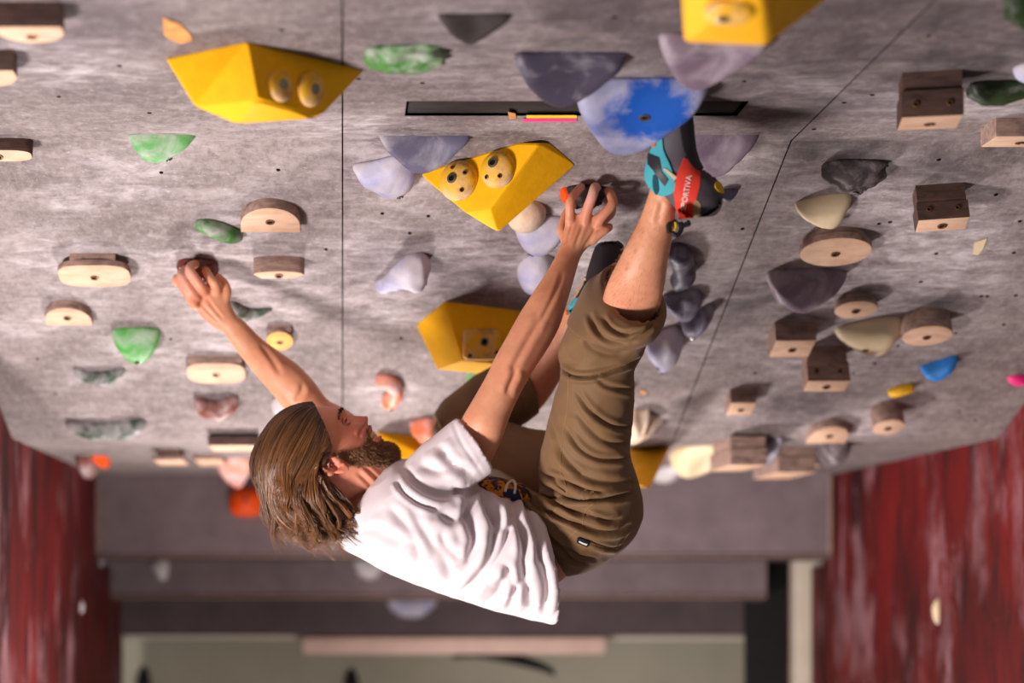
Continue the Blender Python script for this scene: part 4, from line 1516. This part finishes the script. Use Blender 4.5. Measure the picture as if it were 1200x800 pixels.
GUIDES = [  # photo outline of each lock (in the 3.81x close-up), and how far it stands out from the middle of the head
    (hz([(285, 88), (225, 98), (148, 150), (92, 260), (66, 360), (50, 440), (92, 540), (128, 610), (160, 665)]), [.008, .008, .01, .012, .012, .012, .014, .016, .018]),
    (hz([(297, 108), (245, 140), (185, 210), (132, 310), (105, 400), (110, 490), (150, 580), (190, 650), (250, 708)]), [.030, .036, .045, .050, .052, .05, .045, .04, .035]),
    (hz([(310, 140), (285, 190), (235, 280), (190, 370), (168, 440), (180, 520), (222, 600), (262, 660), (300, 712)]), [.046, .056, .066, .072, .076, .075, .068, .06, .05]),
    (hz([(335, 195), (320, 245), (285, 330), (245, 410), (232, 480), (250, 550), (285, 610), (310, 665), (345, 712)]), [.058, .068, .080, .087, .09, .087, .08, .07, .06]),
    (hz([(362, 265), (350, 300), (318, 340), (296, 395), (296, 465), (318, 540), (345, 600), (365, 650), (395, 690)]), [.068, .076, .085, .091, .093, .09, .083, .073, .065]),
    (hz([(368, 298), (350, 322), (316, 352), (306, 395), (322, 445), (358, 510), (392, 580), (418, 635), (440, 670)]), [.073, .078, .083, .088, .089, .086, .08, .073, .066]),
    (hz([(330, 418), (348, 428), (376, 442), (400, 470), (420, 510), (440, 550), (460, 585), (480, 606), (505, 618)]), [.068, .072, .076, .078, .078, .074, .070, .066, .062]),
]
GP = []
for pts, outs in GUIDES:
    GP.append(np.array([list(W(x, y, HY - o)) for (x, y), o in zip(pts, outs)]))
GP = np.array(GP)                                   # guide, station, xyz
GPF = GP.copy()
GPF[:, :, 1] = 2 * HY - GP[:, :, 1]


def guide_at(G, s, n):
    s = min(max(s, 0), len(G) - 1.0001)
    st = np.array([catmull(G[:, k], 61)[int(round(s / (len(G) - 1) * 60))] for k in range(G.shape[1])])
    return catmull(st, n)


NG = 61
fine = {}
for key, G in (('n', GP), ('f', GPF)):
    a = np.array([catmull(G[:, k], NG) for k in range(G.shape[1])])      # station, s, xyz
    fine[key] = np.array([catmull(a[:, i], 40) for i in range(NG)])      # s, t, xyz
# keep every lock clear of the scalp
for key in fine:
    A = fine[key]
    for _ in range(3):
        for i in range(A.shape[0]):
            for j in range(A.shape[1]):
                p = Vector(A[i, j])
                loc, nrm, fi, dist = body_tree.find_nearest(p)
                if loc is None:
                    continue
                rl = (np.array(loc) - HO) / HS
                if rl @ hu < -45:
                    continue
                clear = .007 + .005 * min(1, j / 12)
                if (p - loc).dot(nrm) < clear and dist < .09:
                    A[i, j] = loc + nrm * clear
        B = A.copy()
        B[1:-1, 1:-1] = (A[1:-1, 1:-1] * 2 + A[:-2, 1:-1] + A[2:, 1:-1] + A[1:-1, :-2] + A[1:-1, 2:]) / 6
        A[:] = B
# under-layer: closed sheet just beneath the locks
shell = np.concatenate([fine['f'][::-1][:-1], fine['n']], 0)
mid = np.array(tuple(H(-12, 22, 0)))
shell = mid + (shell - mid) * .975
ns, nt = shell.shape[:2]
sv = shell.reshape(-1, 3)
sf = [(i * nt + j, i * nt + j + 1, (i + 1) * nt + j + 1, (i + 1) * nt + j) for i in range(ns - 1) for j in range(nt - 1)]
hair = Strands()
hair.V = [p for p in sv]
hair.F = list(sf)
hair.T = [.12] * len(sv)
rng = np.random.default_rng(5)
for side, cnt in (('n', 4600), ('f', 1000)):
    Fg = fine[side]
    NC = 90 if side == 'n' else 40
    clump = rng.normal(0, 1, (NC, 8))
    cs = np.linspace(1, NG - 2, NC) + rng.normal(0, 1.5, NC)
    for i in range(cnt):
        ci = rng.integers(0, NC)
        cl = clump[ci]
        n = 24
        t0 = 0 if rng.random() < .55 else rng.uniform(0, .45)
        t1 = min(1.0, t0 + rng.uniform(.6, 1.0))
        t1 = min(t1, .86 + .14 * rng.random() + .03 * cl[6])
        tt = np.linspace(t0, max(t1, t0 + .3) if t1 < 1 else 1, n)
        tt = np.clip(tt, 0, 1)
        spread = rng.normal(0, 1.5)
        ss = np.clip(cs[ci] + spread * (1.25 - 1.0 * tt), 0, NG - 1.001)
        ts = tt * 39
        i0 = np.clip(ss.astype(int), 0, NG - 2)
        j0 = np.clip(ts.astype(int), 0, 38)
        a, b = (ss - i0)[:, None], (ts - j0)[:, None]
        p = (Fg[i0, j0] * (1 - a) + Fg[i0 + 1, j0] * a) * (1 - b) + (Fg[i0, j0 + 1] * (1 - a) + Fg[i0 + 1, j0 + 1] * a) * b
        lay = (rng.uniform(-.02, .02) + .022 * abs(cl[5]) - .012) * (.35 + tt)
        p = mid + (p - mid) * (1 + lay)[:, None]
        wav = .0012 + .027 * np.clip(tt - .3, 0, 1) ** 1.25
        ph = cl[0] * 3 + rng.normal(0, .22)
        fq = 8.6 + cl[1] * 1.8
        dv = np.stack([np.sin(tt * fq * 1.6 + ph), np.cos(tt * fq * 1.6 + ph + 1) * .8, np.sin(tt * fq * 1.3 + ph + cl[2])], 1)
        p = p + dv * wav[:, None]
        p[:, 0] += tt ** 3 * (.014 * cl[3] + rng.normal(0, .003))
        p[:, 2] += tt ** 3 * (.008 * cl[4] + rng.normal(0, .003))
        p[:, 1] += tt ** 2 * .006 * cl[2]
        if side == 'n':
            q = to_px(p)
            ex_ = ((q[:, 0] - 391.5) / 17.5) ** 2 + ((q[:, 1] - 549.5) / 11.5) ** 2
            fr_ = (q[:, 0] - 391) * .479 - (q[:, 1] - 547) * .878
            if ex_.min() < 1 and rng.random() < .97:
                continue
        tone = np.clip(.12 + .14 * cl[7] + rng.normal(0, .12), 0, 1)
        hair.add(p, rng.uniform(.0006, .0013), tone, 4, .12, .5)
# flyaway hairs
for i in range(60):
    s = rng.uniform(0, 40)
    base = fine['n'][int(s)][rng.integers(10, 39)]
    d = (base - mid)
    d /= np.linalg.norm(d)
    pts = [base + d * .018 * k + np.array((.008 * math.sin(k * 3 + i), .004 * k, -.008 * k)) for k in np.linspace(-.3, 1, 9)]
    hair.add(pts, .00045, .7, 3)
hair.build('hair', mat_hair('brown_hair', srgb(42, 25, 16), srgb(154, 98, 48)))

# beard and brows: short hairs rooted on the skin
beard = Strands()
P = get_co(bme)
Nn = get_no(bme)
idx = np.nonzero(beard_m > .25)[0]
pick = rng.choice(idx, 7500)
for i in pick:
    p, n_ = P[i], Nn[i]
    r = rel[i]
    flow = -hu * .75 + hf * (.35 if hF[i] > 35 else -.1) + n_ * .55 + rng.normal(0, .22, 3)
    flow /= np.linalg.norm(flow)
    L = (.003 + .006 * beard_m[i]) * (.8 if hF[i] < 20 else 1.2) * rng.uniform(.6, 1.2)
    if hF[i] > 40 and hU[i] > -36:
        L *= .45
    if hF[i] > 57 and hU[i] > -20 and rng.random() < .6:
        continue
    pts = [p - n_ * .001, p + flow * L * .5 + n_ * .001, p + flow * L + np.array((0, 0, -.0012))]
    beard.add(pts, .00042, np.clip(.35 + rng.normal(0, .22), 0, 1), 3, .3)
beard.build('beard', mat_hair('brown_beard', srgb(84, 50, 30), srgb(196, 138, 86)))
for sg in (1, -1):
    brow = Strands()
    for i in range(120):
        t = rng.uniform(0, 1)
        w = 7 + 24 * t
        u = 21 + 3.2 * math.sin(t * 2.4) - 3.5 * t ** 3 + rng.normal(0, 1.0)
        o = H(95, u, sg * w)
        hit = body_tree.ray_cast(Vector(o), Vector(-hf))
        if hit[0] is None:
            continue
        p = np.array(hit[0])
        n_ = np.array(hit[1])
        fl = hs * sg * .8 + hu * (.35 - .5 * t) + n_ * .12 + rng.normal(0, .15, 3)
        fl /= np.linalg.norm(fl)
        brow.add([p, p + fl * .0035 + n_ * .0003, p + fl * .007], .00045, np.clip(.1 + rng.normal(0, .12), 0, 1), 3, .3)
    brow.build('eyebrow', mat_hair('dark_brow', srgb(58, 36, 26), srgb(120, 80, 54)))

# fine hair on the shins and forearms
lh = Strands()
zone = np.nonzero(~ishead & (((Q[:, 0] > 695) & (P[:, 1] < 3.2) & (Q[:, 1] > 245) & (Q[:, 1] < 368)) | ((Q[:, 0] > 598) & (Q[:, 0] < 690) & (Q[:, 1] > 375) & (Q[:, 1] < 480) & (P[:, 1] > 3.5)))
                 & (Nn[:, 1] < .3))[0]
for i in rng.choice(zone, 1500):
    p, n_ = P[i], Nn[i]
    fl = np.array((-.45, 0, -.8)) + n_ * .45 + rng.normal(0, .3, 3)
    fl /= np.linalg.norm(fl)
    L = rng.uniform(.005, .011)
    lh.add([p - n_ * .0005, p + fl * L * .5 + n_ * .0006, p + fl * L], .00013, rng.uniform(0, 1), 3, .4)
lh.build('leg_hair', mat_hair('fine_body_hair', srgb(140, 90, 62), srgb(196, 136, 98)))

# ---- t-shirt
tor = ribs([(449, 547, 392, 634, 3.475, .085), (458, 541, 406, 646, 3.48, .12), (472, 538, 428, 656, 3.485, .165), (498, 540, 458, 672, 3.49, .19), (530, 552, 498, 688, 3.49, .19),
            (558, 563, 535, 701, 3.495, .185), (582, 572, 570, 712, 3.50, .185), (602, 578, 602, 721, 3.50, .185), (614, 582, 628, 727, 3.50, .185), (623, 588, 650, 732, 3.50, .185)], 120, 140, 2.15, True, .010)
slv = ribs([(462, 562, 506, 612, 3.42, .070), (474, 543, 516, 600, 3.40, .075), (492, 524, 535, 585, 3.385, .072), (513, 507, 556, 568, 3.365, .066), (535, 490, 578, 552, 3.345, .060)], 70, 90, 2.1, True, .008)
slf = ribs([(470, 570, 430, 530, 3.60, .08), (450, 550, 405, 510, 3.66, .075), (430, 540, 392, 500, 3.69, .065)], 40, 60, 2.1, True, .008)
sme = union([tor, slv, slf], .0036, 5, .6)
Z6 = dict(z=2.9625, ox=380, oy=480)
folds(sme, [(2.6, .006, [(250, 245), (275, 285), (330, 325), (400, 348)])], **Z6)            # armhole seam
folds(sme, [(2.0, .0012, [(447, 42), (470, 100), (510, 165), (556, 232)])], **Z6)            # sleeve hem stitching
folds(sme, [(2.0, .0012, [(716, 300), (738, 390), (775, 490), (800, 590), (806, 690), (782, 740)])], **Z6)
folds(sme, [(5, .010, [(500, 300), (498, 380), (520, 450), (500, 540)]),
            (4.5, .010, [(548, 290), (565, 350), (602, 395), (610, 430)]),
            (5, .011, [(560, 330), (592, 420), (572, 520), (500, 620), (440, 648)]),
            (4.5, .011, [(632, 318), (640, 400), (612, 500), (560, 590)]),
            (4.5, .012, [(655, 300), (668, 390), (690, 450), (705, 520)]),
            (4, .010, [(690, 300), (705, 370), (735, 450), (745, 540)]),
            (4.5, .010, [(700, 440), (690, 520), (700, 600), (720, 680)]),
            (4, .008, [(735, 470), (765, 560), (775, 640), (760, 710)]),
            (4, .007, [(620, 520), (655, 590), (668, 640)]),
            (5, .007, [(400, 352), (440, 380), (480, 372), (520, 330)]),
            (5, .006, [(400, 420), (430, 480), (480, 520)]),
            (6, .006, [(300, 350), (350, 430), (420, 520), (440, 590)]),
            (5, .005, [(220, 330), (300, 420), (340, 520)]),
            (5, .006, [(150, 400), (230, 440), (330, 470)]),
            (4, .006, [(110, 455), (170, 480), (250, 500)]),
            (5, .006, [(640, 560), (600, 640), (540, 690)]),
            (4, .006, [(690, 560), (660, 640), (640, 700)]),
            (5, .006, [(330, 190), (400, 210), (470, 180)]),
            (5, .007, [(400, 120), (450, 190), (520, 220)]),
            (4, .006, [(280, 200), (330, 270), (420, 300), (500, 262)]),
            (4, .005, [(440, 260), (490, 300), (540, 262)])], **Z6)
folds(sme, [(1.6, .003, [(150, 250), (120, 320), (100, 370), (55, 440)])], **Z6)             # neckband
cloth_noise(sme, .0016, 16, [(1, 0, .35), (0, .5, 0), (-.35, 0, 1.6)], 3)
shirt = own(link_mesh('t_shirt', sme, mat_cloth('white_cotton', srgb(222, 208, 211)), None, True))

# ---- trousers
pr = ribs([(598, 572, 652, 668, 3.50, .150), (612, 570, 664, 674, 3.50, .160), (622, 576, 690, 669, 3.50, .172), (632, 582, 718, 652, 3.49, .175), (634, 574, 742, 628, 3.47, .165), (633, 560, 752, 598, 3.44, .140),
           (633, 545, 750, 574, 3.42, .122), (636, 525, 740, 548, 3.395, .108), (642, 500, 737, 520, 3.37, .100), (649, 472, 740, 486, 3.34, .094), (656, 446, 742, 455, 3.31, .088), (658, 428, 742, 436, 3.29, .084),
           (655, 410, 750, 420, 3.26, .080), (666, 386, 758, 400, 3.23, .077, 14), (680, 364, 766, 382, 3.20, .074, 30), (690, 350, 770, 366, 3.185, .068, 38)], 170, 120, 2.1, True, .009)
pl = ribs([(700, 610, 690, 515, 3.56, .12), (655, 606, 655, 508, 3.60, .115), (610, 596, 620, 502, 3.66, .105), (570, 570, 588, 494, 3.72, .095), (540, 545, 556, 486, 3.77, .085), (518, 524, 532, 482, 3.80, .07), (507, 508, 512, 490, 3.82, .04)], 90, 90, 2.1, True, .009)
pll = ribs([(508, 486, 522, 518, 3.81, .06), (518, 470, 540, 522, 3.81, .072), (535, 456, 562, 518, 3.79, .076), (558, 440, 590, 508, 3.76, .076), (584, 426, 614, 496, 3.73, .072), (598, 420, 626, 488, 3.715, .070)], 60, 80, 2.1, True, .009)
pme = union([pr, pl, pll], .0031, 5, .6)
Z5 = dict(z=2.2867, ox=500, oy=350)
Z7 = dict(z=5.0, ox=560, oy=540)
folds(pme, [(2.0, 0.0093, [(342, 168), (372, 192), (405, 208), (450, 206), (500, 190), (590, 150)]),
            (2.6, 0.0034, [(452, 208), (490, 235), (585, 250)]),
            (2.5, 0.0051, [(395, 240), (440, 300), (500, 340), (580, 350)]),
            (3.6, 0.0038, [(398, 300), (440, 350), (490, 385), (590, 405)]),
            (2.5, 0.0051, [(372, 340), (410, 400), (470, 430), (585, 425)]),
            (3.6, 0.0034, [(340, 380), (375, 430), (440, 480), (590, 500)]),
            (2.5, 0.0057, [(325, 300), (350, 380), (370, 430), (420, 475)]),
            (3.1, 0.0038, [(300, 440), (335, 480), (380, 520), (450, 535)]),
            (2.5, 0.0038, [(420, 90), (440, 130), (500, 150), (560, 120)]),
            (3.6, 0.0026, [(360, 120), (380, 160), (410, 175)])], **Z5)
folds(pme, [(2.7, 0.0110, [(345, 130), (420, 160), (510, 208), (600, 222), (720, 222), (830, 208), (905, 188)]),
            (2.7, 0.0093, [(350, 250), (420, 300), (520, 345), (620, 385), (720, 412), (820, 400), (900, 360)]),
            (2.3, 0.0068, [(350, 60), (420, 90), (520, 120), (640, 170), (760, 190)]),
            (2.3, 0.0059, [(480, 250), (540, 290), (640, 310), (760, 350), (840, 330)]),
            (2.7, 0.0076, [(250, 180), (300, 215), (360, 280), (430, 310)]),
            (2.3, 0.0068, [(345, 190), (370, 210), (440, 218), (500, 215)]),
            (2.3, 0.0068, [(390, 420), (450, 480), (560, 570), (660, 600)]),
            (2.0, 0.0043, [(640, 460), (720, 495), (800, 508), (860, 480)]),
            (2.0, 0.0051, [(500, 500), (600, 550), (700, 575)])], **Z7)
cloth_noise(pme, .0022, 13, [(1.4, 0, .5), (0, .6, 0), (-.3, 0, 1.2)], 9)
M['khaki'] = mat_cloth('brown_twill', srgb(122, 92, 62), 700, .62, .14, .2)
trou = own(link_mesh('trousers', pme, M['khaki'], None, True))
# rolled cuffs
cme = union([ribs([(664, 382, 752, 398, 3.21, .082, 26), (674, 366, 767, 384, 3.20, .094, 38), (685, 350, 776, 368, 3.19, .096, 46), (696, 343, 780, 356, 3.18, .092, 44), (705, 337, 777, 348, 3.175, .080, 44)], 40, 110, 2.1, True, .012)], .003, 3, .6)
folds(cme, [(2.6, .006, [(690, 366), (700, 388), (716, 400), (736, 403)]), (2.2, .005, [(706, 370), (716, 384), (734, 391), (758, 384)]), (2.2, .005, [(740, 398), (756, 390), (768, 376)])])
own(link_mesh('rolled_cuff', cme, M['khaki'], None, True), trou)
cme = union([ribs([(592, 425, 618, 494, 3.72, .074), (606, 418, 632, 484, 3.705, .072)], 20, 80, 2.1, True, .012)], .0033, 3, .6)
own(link_mesh('rolled_cuff', cme, M['khaki'], None, True), trou)


# ---- things sewn or printed on the clothes and shoes
def poly_fill(pts, step):
    """triangulated grid inside a pixel polygon"""
    bm = bmesh.new()
    vs = [bm.verts.new((x, y, 0)) for x, y in pts]
    bm.faces.new(vs)
    bmesh.ops.triangulate(bm, faces=bm.faces)
    for _ in range(7):
        ed = [e for e in bm.edges if e.calc_length() > step]
        if not ed:
            break
        bmesh.ops.subdivide_edges(bm, edges=ed, cuts=1)
        bmesh.ops.triangulate(bm, faces=bm.faces)
    v = [(p.co.x, p.co.y) for p in bm.verts]
    bm.verts.ensure_lookup_table()
    f = [tuple(q.index for q in fc.verts) for fc in bm.faces]
    bm.free()
    return v, f


def patch(name, pts, tree, mat, parent, thick=.0022, step=3.0, curve=True, lift=.0003, maxjump=.03):
    pts = [tuple(p) for p in (catmull(pts, len(pts) * 4, True) if curve else pts)]
    v, f = poly_fill(pts, step)
    P = []
    N_ = []
    hits = [cast(tree, x, y) for x, y in v]
    ys = [h[0].y for h in hits if h[0] is not None]
    if not ys:
        return None
    med = float(np.median(ys))
    for (x, y), h in zip(v, hits):
        if h[0] is None or abs(h[0].y - med) > maxjump * 4:
            q = W(x, y, med)
            n_ = Vector((0, -1, 0))
        else:
            q, n_ = h[0], h[1] if h[1].y < 0 else -h[1]
        P.append(q)
        N_.append(n_)
    n = len(P)
    A = [p + k * (thick + lift) for p, k in zip(P, N_)]
    B = [p - k * .001 for p, k in zip(P, N_)]
    cnt = {}
    for q in f:
        for i in range(3):
            e = (q[i], q[(i + 1) % 3])
            cnt[e] = 1
    rim = [e for e in cnt if (e[1], e[0]) not in cnt]
    Fc = [tuple(q) for q in f] + [tuple(k + n for k in q[::-1]) for q in f] + [(b, a, a + n, b + n) for a, b in rim]
    o = mesh_obj(name, A + B, Fc, mat, None, True, 60)
    bm = bmesh.new()
    bm.from_mesh(o.data)
    bmesh.ops.recalc_face_normals(bm, faces=bm.faces)
    bm.to_mesh(o.data)
    bm.free()
    return own(o, parent)


def seam(name, pts, tree, mat, parent, r=.0011, z=1.0, ox=0, oy=0):
    pl_ = catmull([(x / z + ox, y / z + oy) for x, y in pts], 40)
    P = []
    for x, y in pl_:
        h = cast(tree, x, y)
        if h[0] is not None:
            P.append(h[0])
    if len(P) < 4:
        return None
    v, f = tube_mesh(P, r, 6, 60)
    return own(mesh_obj(name, v, f, mat, None, True), parent)


tt = tree_of(trou)
M['label_black'] = mat_plain('black_woven_label', srgb(26, 24, 30), .8, .2, .1, 50)
M['label_white'] = mat_plain('white_woven_mark', srgb(214, 208, 206), .8, .2, .1, 50)
M['thread'] = mat_plain('tan_thread', srgb(150, 116, 80), .8, .2, .1, 200)


def pz(pts, z, ox, oy):
    return [(x / z + ox, y / z + oy) for x, y in pts]


lb = patch('brand_label', pz([(585, 447), (598, 443), (652, 468), (642, 498), (580, 473)], 5, 560, 540), tt, M['label_black'], trou, .003, 2, False)
if lb:
    lt = tree_of(lb)
    patch('label_mark', pz([(596, 460), (640, 480), (637, 488), (594, 467)], 5, 560, 540), tt, M['label_white'], lb, .0042, 2, False)
lb = patch('brand_label', pz([(352, 388), (404, 405), (392, 452), (350, 430)], 5, 560, 540), tt, M['label_black'], trou, .003, 2, False)
if lb:
    patch('label_mark', pz([(360, 398), (396, 411), (394, 417), (358, 404)], 5, 560, 540), tt, M['label_white'], lb, .0042, 2, False)
for q, zz in (([(380, 205), (378, 280), (366, 360), (358, 440), (364, 480)], (2.2867, 500, 350)), ([(735, 218), (650, 270), (622, 320), (608, 400)], (5, 560, 540)), ([(580, 408), (535, 450), (495, 500)], (5, 560, 540)),
              ([(640, 470), (730, 500), (820, 508)], (5, 560, 540)), ([(885, 90), (950, 180), (960, 250), (900, 400), (810, 520)], (5, 560, 540)), ([(240, 160), (320, 230), (420, 330), (500, 420)], (5, 560, 540)), ([(500, 90), (520, 200), (440, 300)], (5, 560, 540))):
    seam('stitching', q, tt, M['thread'], trou, .0007, *zz)
# patterned waistband and its cord between shirt and trousers
wb = union([ribs([(552, 556, 566, 606, 3.50, .115), (575, 558, 584, 606, 3.50, .125), (596, 562, 603, 606, 3.50, .125), (609, 566, 614, 604, 3.50, .12), (616, 574, 618, 600, 3.50, .11)], 40, 60)], .003, 2)
k = NT('orange_floral_cloth', .8, .2)
n1 = k.noise(42, 3, .5, k.coord(), .8)
k.color(k.mix(k.ramp(n1, .52, .56), k.mix(k.ramp(k.noise(60, 3, .5, k.coord()), .5, .55), srgb(206, 128, 30), srgb(58, 40, 26)), srgb(34, 48, 84)))
own(link_mesh('patterned_waistband', wb, k.m, None, True))
v, f = tube_mesh([W(592, 576, 3.375), W(595, 567, 3.39), W(601, 563, 3.395), W(604, 568, 3.385), W(603, 578, 3.372)], .0024, 8, 30)
own(mesh_obj('drawcord', v, f, mat_cloth('white_cord', srgb(232, 222, 216)), None, True))

# ---- climbing shoes
M['shoe_grey'] = mat_plain('grey_shoe_rubber', srgb(96, 90, 98), .55, .35, .25, 25)
M['shoe_black'] = mat_plain('black_shoe_rubber', srgb(40, 35, 40), .5, .35, .3, 25)
M['teal'] = mat_plain('teal_suede', srgb(70, 168, 178), .7, .25, .15, 40)
M['red_tape'] = mat_plain('red_heel_strap', srgb(222, 62, 44), .55, .3, .12, 30)
M['shoe_cream'] = mat_plain('cream_trim', srgb(208, 184, 150), .7, .2, .15, 40)
M['yellow_trim'] = mat_plain('yellow_trim', srgb(222, 176, 30), .6, .3, .1, 40)
M['orange_trim'] = mat_plain('orange_trim', srgb(226, 92, 30), .6, .3, .1, 40)

sh = union([ribs([(794, 118, 803, 118, 2.955, .014), (786, 126, 809, 125, 2.960, .030), (775, 145, 812, 143, 2.975, .040), (765, 165, 814, 163, 2.985, .044), (758, 185, 817, 184, 2.995, .046), (756, 206, 824, 203, 3.0, .045),
                  (764, 222, 840, 214, 3.005, .043), (778, 236, 846, 226, 3.01, .040), (796, 247, 844, 240, 3.01, .034), (806, 254, 832, 251, 3.01, .022)], 70, 60, 2.1)], .003, 4)
shoe = own(link_mesh('climbing_shoe', sh, M['shoe_grey'], None, True))
shoe['label'] = 'grey and teal climbing shoe with a red heel strap'
st = tree_of(shoe)
Z4 = (2.76, 680, 90)
patch('sole', pz([(322, 100), (352, 92), (362, 200), (378, 268), (392, 300), (376, 305), (345, 270), (326, 200)], *Z4), st, M['shoe_black'], shoe, .004)
patch('upper', pz([(236, 178), (266, 176), (270, 235), (292, 290), (306, 338), (300, 372), (254, 380), (214, 330), (222, 262), (236, 225)], *Z4), st, M['teal'], shoe, .0026)
patch('lace_panel', pz([(226, 248), (258, 262), (266, 305), (286, 330), (276, 350), (254, 322), (240, 300), (224, 282)], *Z4), st, M['shoe_black'], shoe, .0042, 3, False)
patch('lace_panel', pz([(240, 316), (252, 322), (258, 360), (250, 376), (240, 352)], *Z4), st, mat_plain('navy_print', srgb(24, 70, 84), .7, .2, .2, 60), shoe, .004)
patch('heel_strap', pz([(334, 262), (346, 268), (386, 312), (384, 350), (366, 440), (362, 456), (318, 461), (312, 420), (304, 372), (310, 320)], *Z4), st, M['red_tape'], shoe, .0036, 3, False)
patch('trim_piece', pz([(268, 296), (280, 296), (312, 322), (306, 332)], *Z4), st, M['shoe_cream'], shoe, .004, 2, False)
patch('trim_piece', pz([(236, 213), (249, 213), (249, 227), (236, 227)], *Z4), st, M['orange_trim'], shoe, .004, 2, False)
patch('trim_piece', pz([(238, 190), (262, 184), (266, 150), (258, 150)], *Z4), st, M['shoe_cream'], shoe, .003, 2, False)
patch('heel_cup', pz([(392, 306), (420, 318), (448, 352), (460, 395), (452, 430), (430, 450), (372, 452), (368, 436), (386, 350)], *Z4), st, mat_plain('dark_heel_rubber', srgb(78, 72, 78), .5, .35, .25, 25), shoe, .003)
patch('trim_piece', pz([(434, 340), (450, 352), (456, 376), (444, 374), (430, 356)], *Z4), st, M['yellow_trim'], shoe, .0045, 2)
patch('trim_piece', pz([(370, 398), (388, 410), (384, 440), (366, 446)], *Z4), st, mat_plain('tan_trim', srgb(150, 128, 88), .7, .2, .15, 40), shoe, .004, 2)
for pts, mt, r in (([(288, 505), (286, 480), (298, 474), (312, 466)], 'black', .0042), ([(296, 502), (312, 512), (326, 494), (324, 470)], 'black', .004), ([(324, 486), (340, 478), (350, 476), (344, 466)], 'black', .004),
                   ([(304, 498), (310, 486), (308, 470)], 'yellow_trim', .0022)):
    q = [W(x / 2.76 + 680, y / 2.76 + 90, 2.965 - (.004 if mt != 'black' else 0)) for x, y in pts]
    v, f = tube_mesh(q, r, 10, 24)
    own(mesh_obj('pull_loop', v, f, M[mt], None, True), shoe)
# word on the heel strap, reading upwards along the strap
cu = bpy.data.curves.new('SPORTIVA', 'FONT')
cu.body = 'SPORTIVA'
cu.size = 10
cu.space_character = 1.05
to = bpy.data.objects.new('lettering', cu)
COL.objects.link(to)
dg = bpy.context.evaluated_depsgraph_get()
lm = bpy.data.meshes.new_from_object(to.evaluated_get(dg), depsgraph=dg)
bpy.data.objects.remove(to)
bm = bmesh.new()
bm.from_mesh(lm)
bmesh.ops.triangulate(bm, faces=bm.faces)
pts = np.array([tuple(q.co) for q in bm.verts])
a0, a1 = np.array((338 / 2.76 + 680, 424 / 2.76 + 90)), np.array((352 / 2.76 + 680, 318 / 2.76 + 90))
ln = np.linalg.norm(a1 - a0)
dx = (a1 - a0) / ln
dy = np.array((dx[1], -dx[0]))
if dy[0] > 0:
    dy = -dy
sc = ln / (pts[:, 0].max() - pts[:, 0].min())
hgt = 6.2 / (pts[:, 1].max() - pts[:, 1].min())
hs_tree = st
for q in bm.verts:
    xy = a0 + dx * (q.co.x - pts[:, 0].min()) * sc + dy * (q.co.y - pts[:, 1].min()) * hgt - dy * 2.2
    h = cast(st, xy[0], xy[1])
    base = h[0] if h[0] is not None else W(xy[0], xy[1], 2.965)
    nn_ = h[1] if h[0] is not None and h[1].y < 0 else Vector((0, -1, 0))
    q.co = base + nn_ * .0052
me = bpy.data.meshes.new('lettering')
bm.to_mesh(me)
bm.free()
lo = link_mesh('lettering', me, mat_plain('white_print', srgb(240, 226, 220), .6, .2, .05, 50), None, False)
sol = lo.modifiers.new('thickness', 'SOLIDIFY')
sol.thickness = .0012
own(lo, shoe)

s2 = union([ribs([(705, 285, 723, 284, 3.50, .012), (698, 292, 729, 290, 3.50, .026), (691, 312, 726, 312, 3.505, .038), (684, 332, 718, 336, 3.515, .042), (673, 350, 709, 358, 3.53, .042), (664, 362, 698, 374, 3.54, .036)], 50, 50, 2.1)], .003, 4)
shoe2 = own(link_mesh('climbing_shoe', s2, M['shoe_black'], None, True))
shoe2['label'] = 'black soled climbing shoe on the far foot'
st = tree_of(shoe2)
Z5b = (4.0, 600, 240)
patch('upper', pz([(345, 380), (352, 410), (330, 460), (290, 505), (266, 510), (268, 485), (300, 440), (322, 470), (340, 420)], *Z5b), st, M['teal'], shoe2, .003)
patch('sole', pz([(400, 200), (430, 176), (480, 172), (518, 200), (505, 240), (470, 300), (430, 345), (395, 400), (362, 400), (356, 340), (378, 260)], *Z5b), st, mat_plain('dark_sole_rubber', srgb(54, 46, 52), .55, .3, .25, 30), shoe2, .004)
patch('trim_piece', pz([(300, 400), (345, 335), (350, 345), (310, 410)], *Z5b), st, M['shoe_cream'], shoe2, .004, 2, False)
patch('trim_piece', pz([(252, 492), (266, 486), (268, 512), (256, 516)], *Z5b), st, M['orange_trim'], shoe2, .004, 2, False)
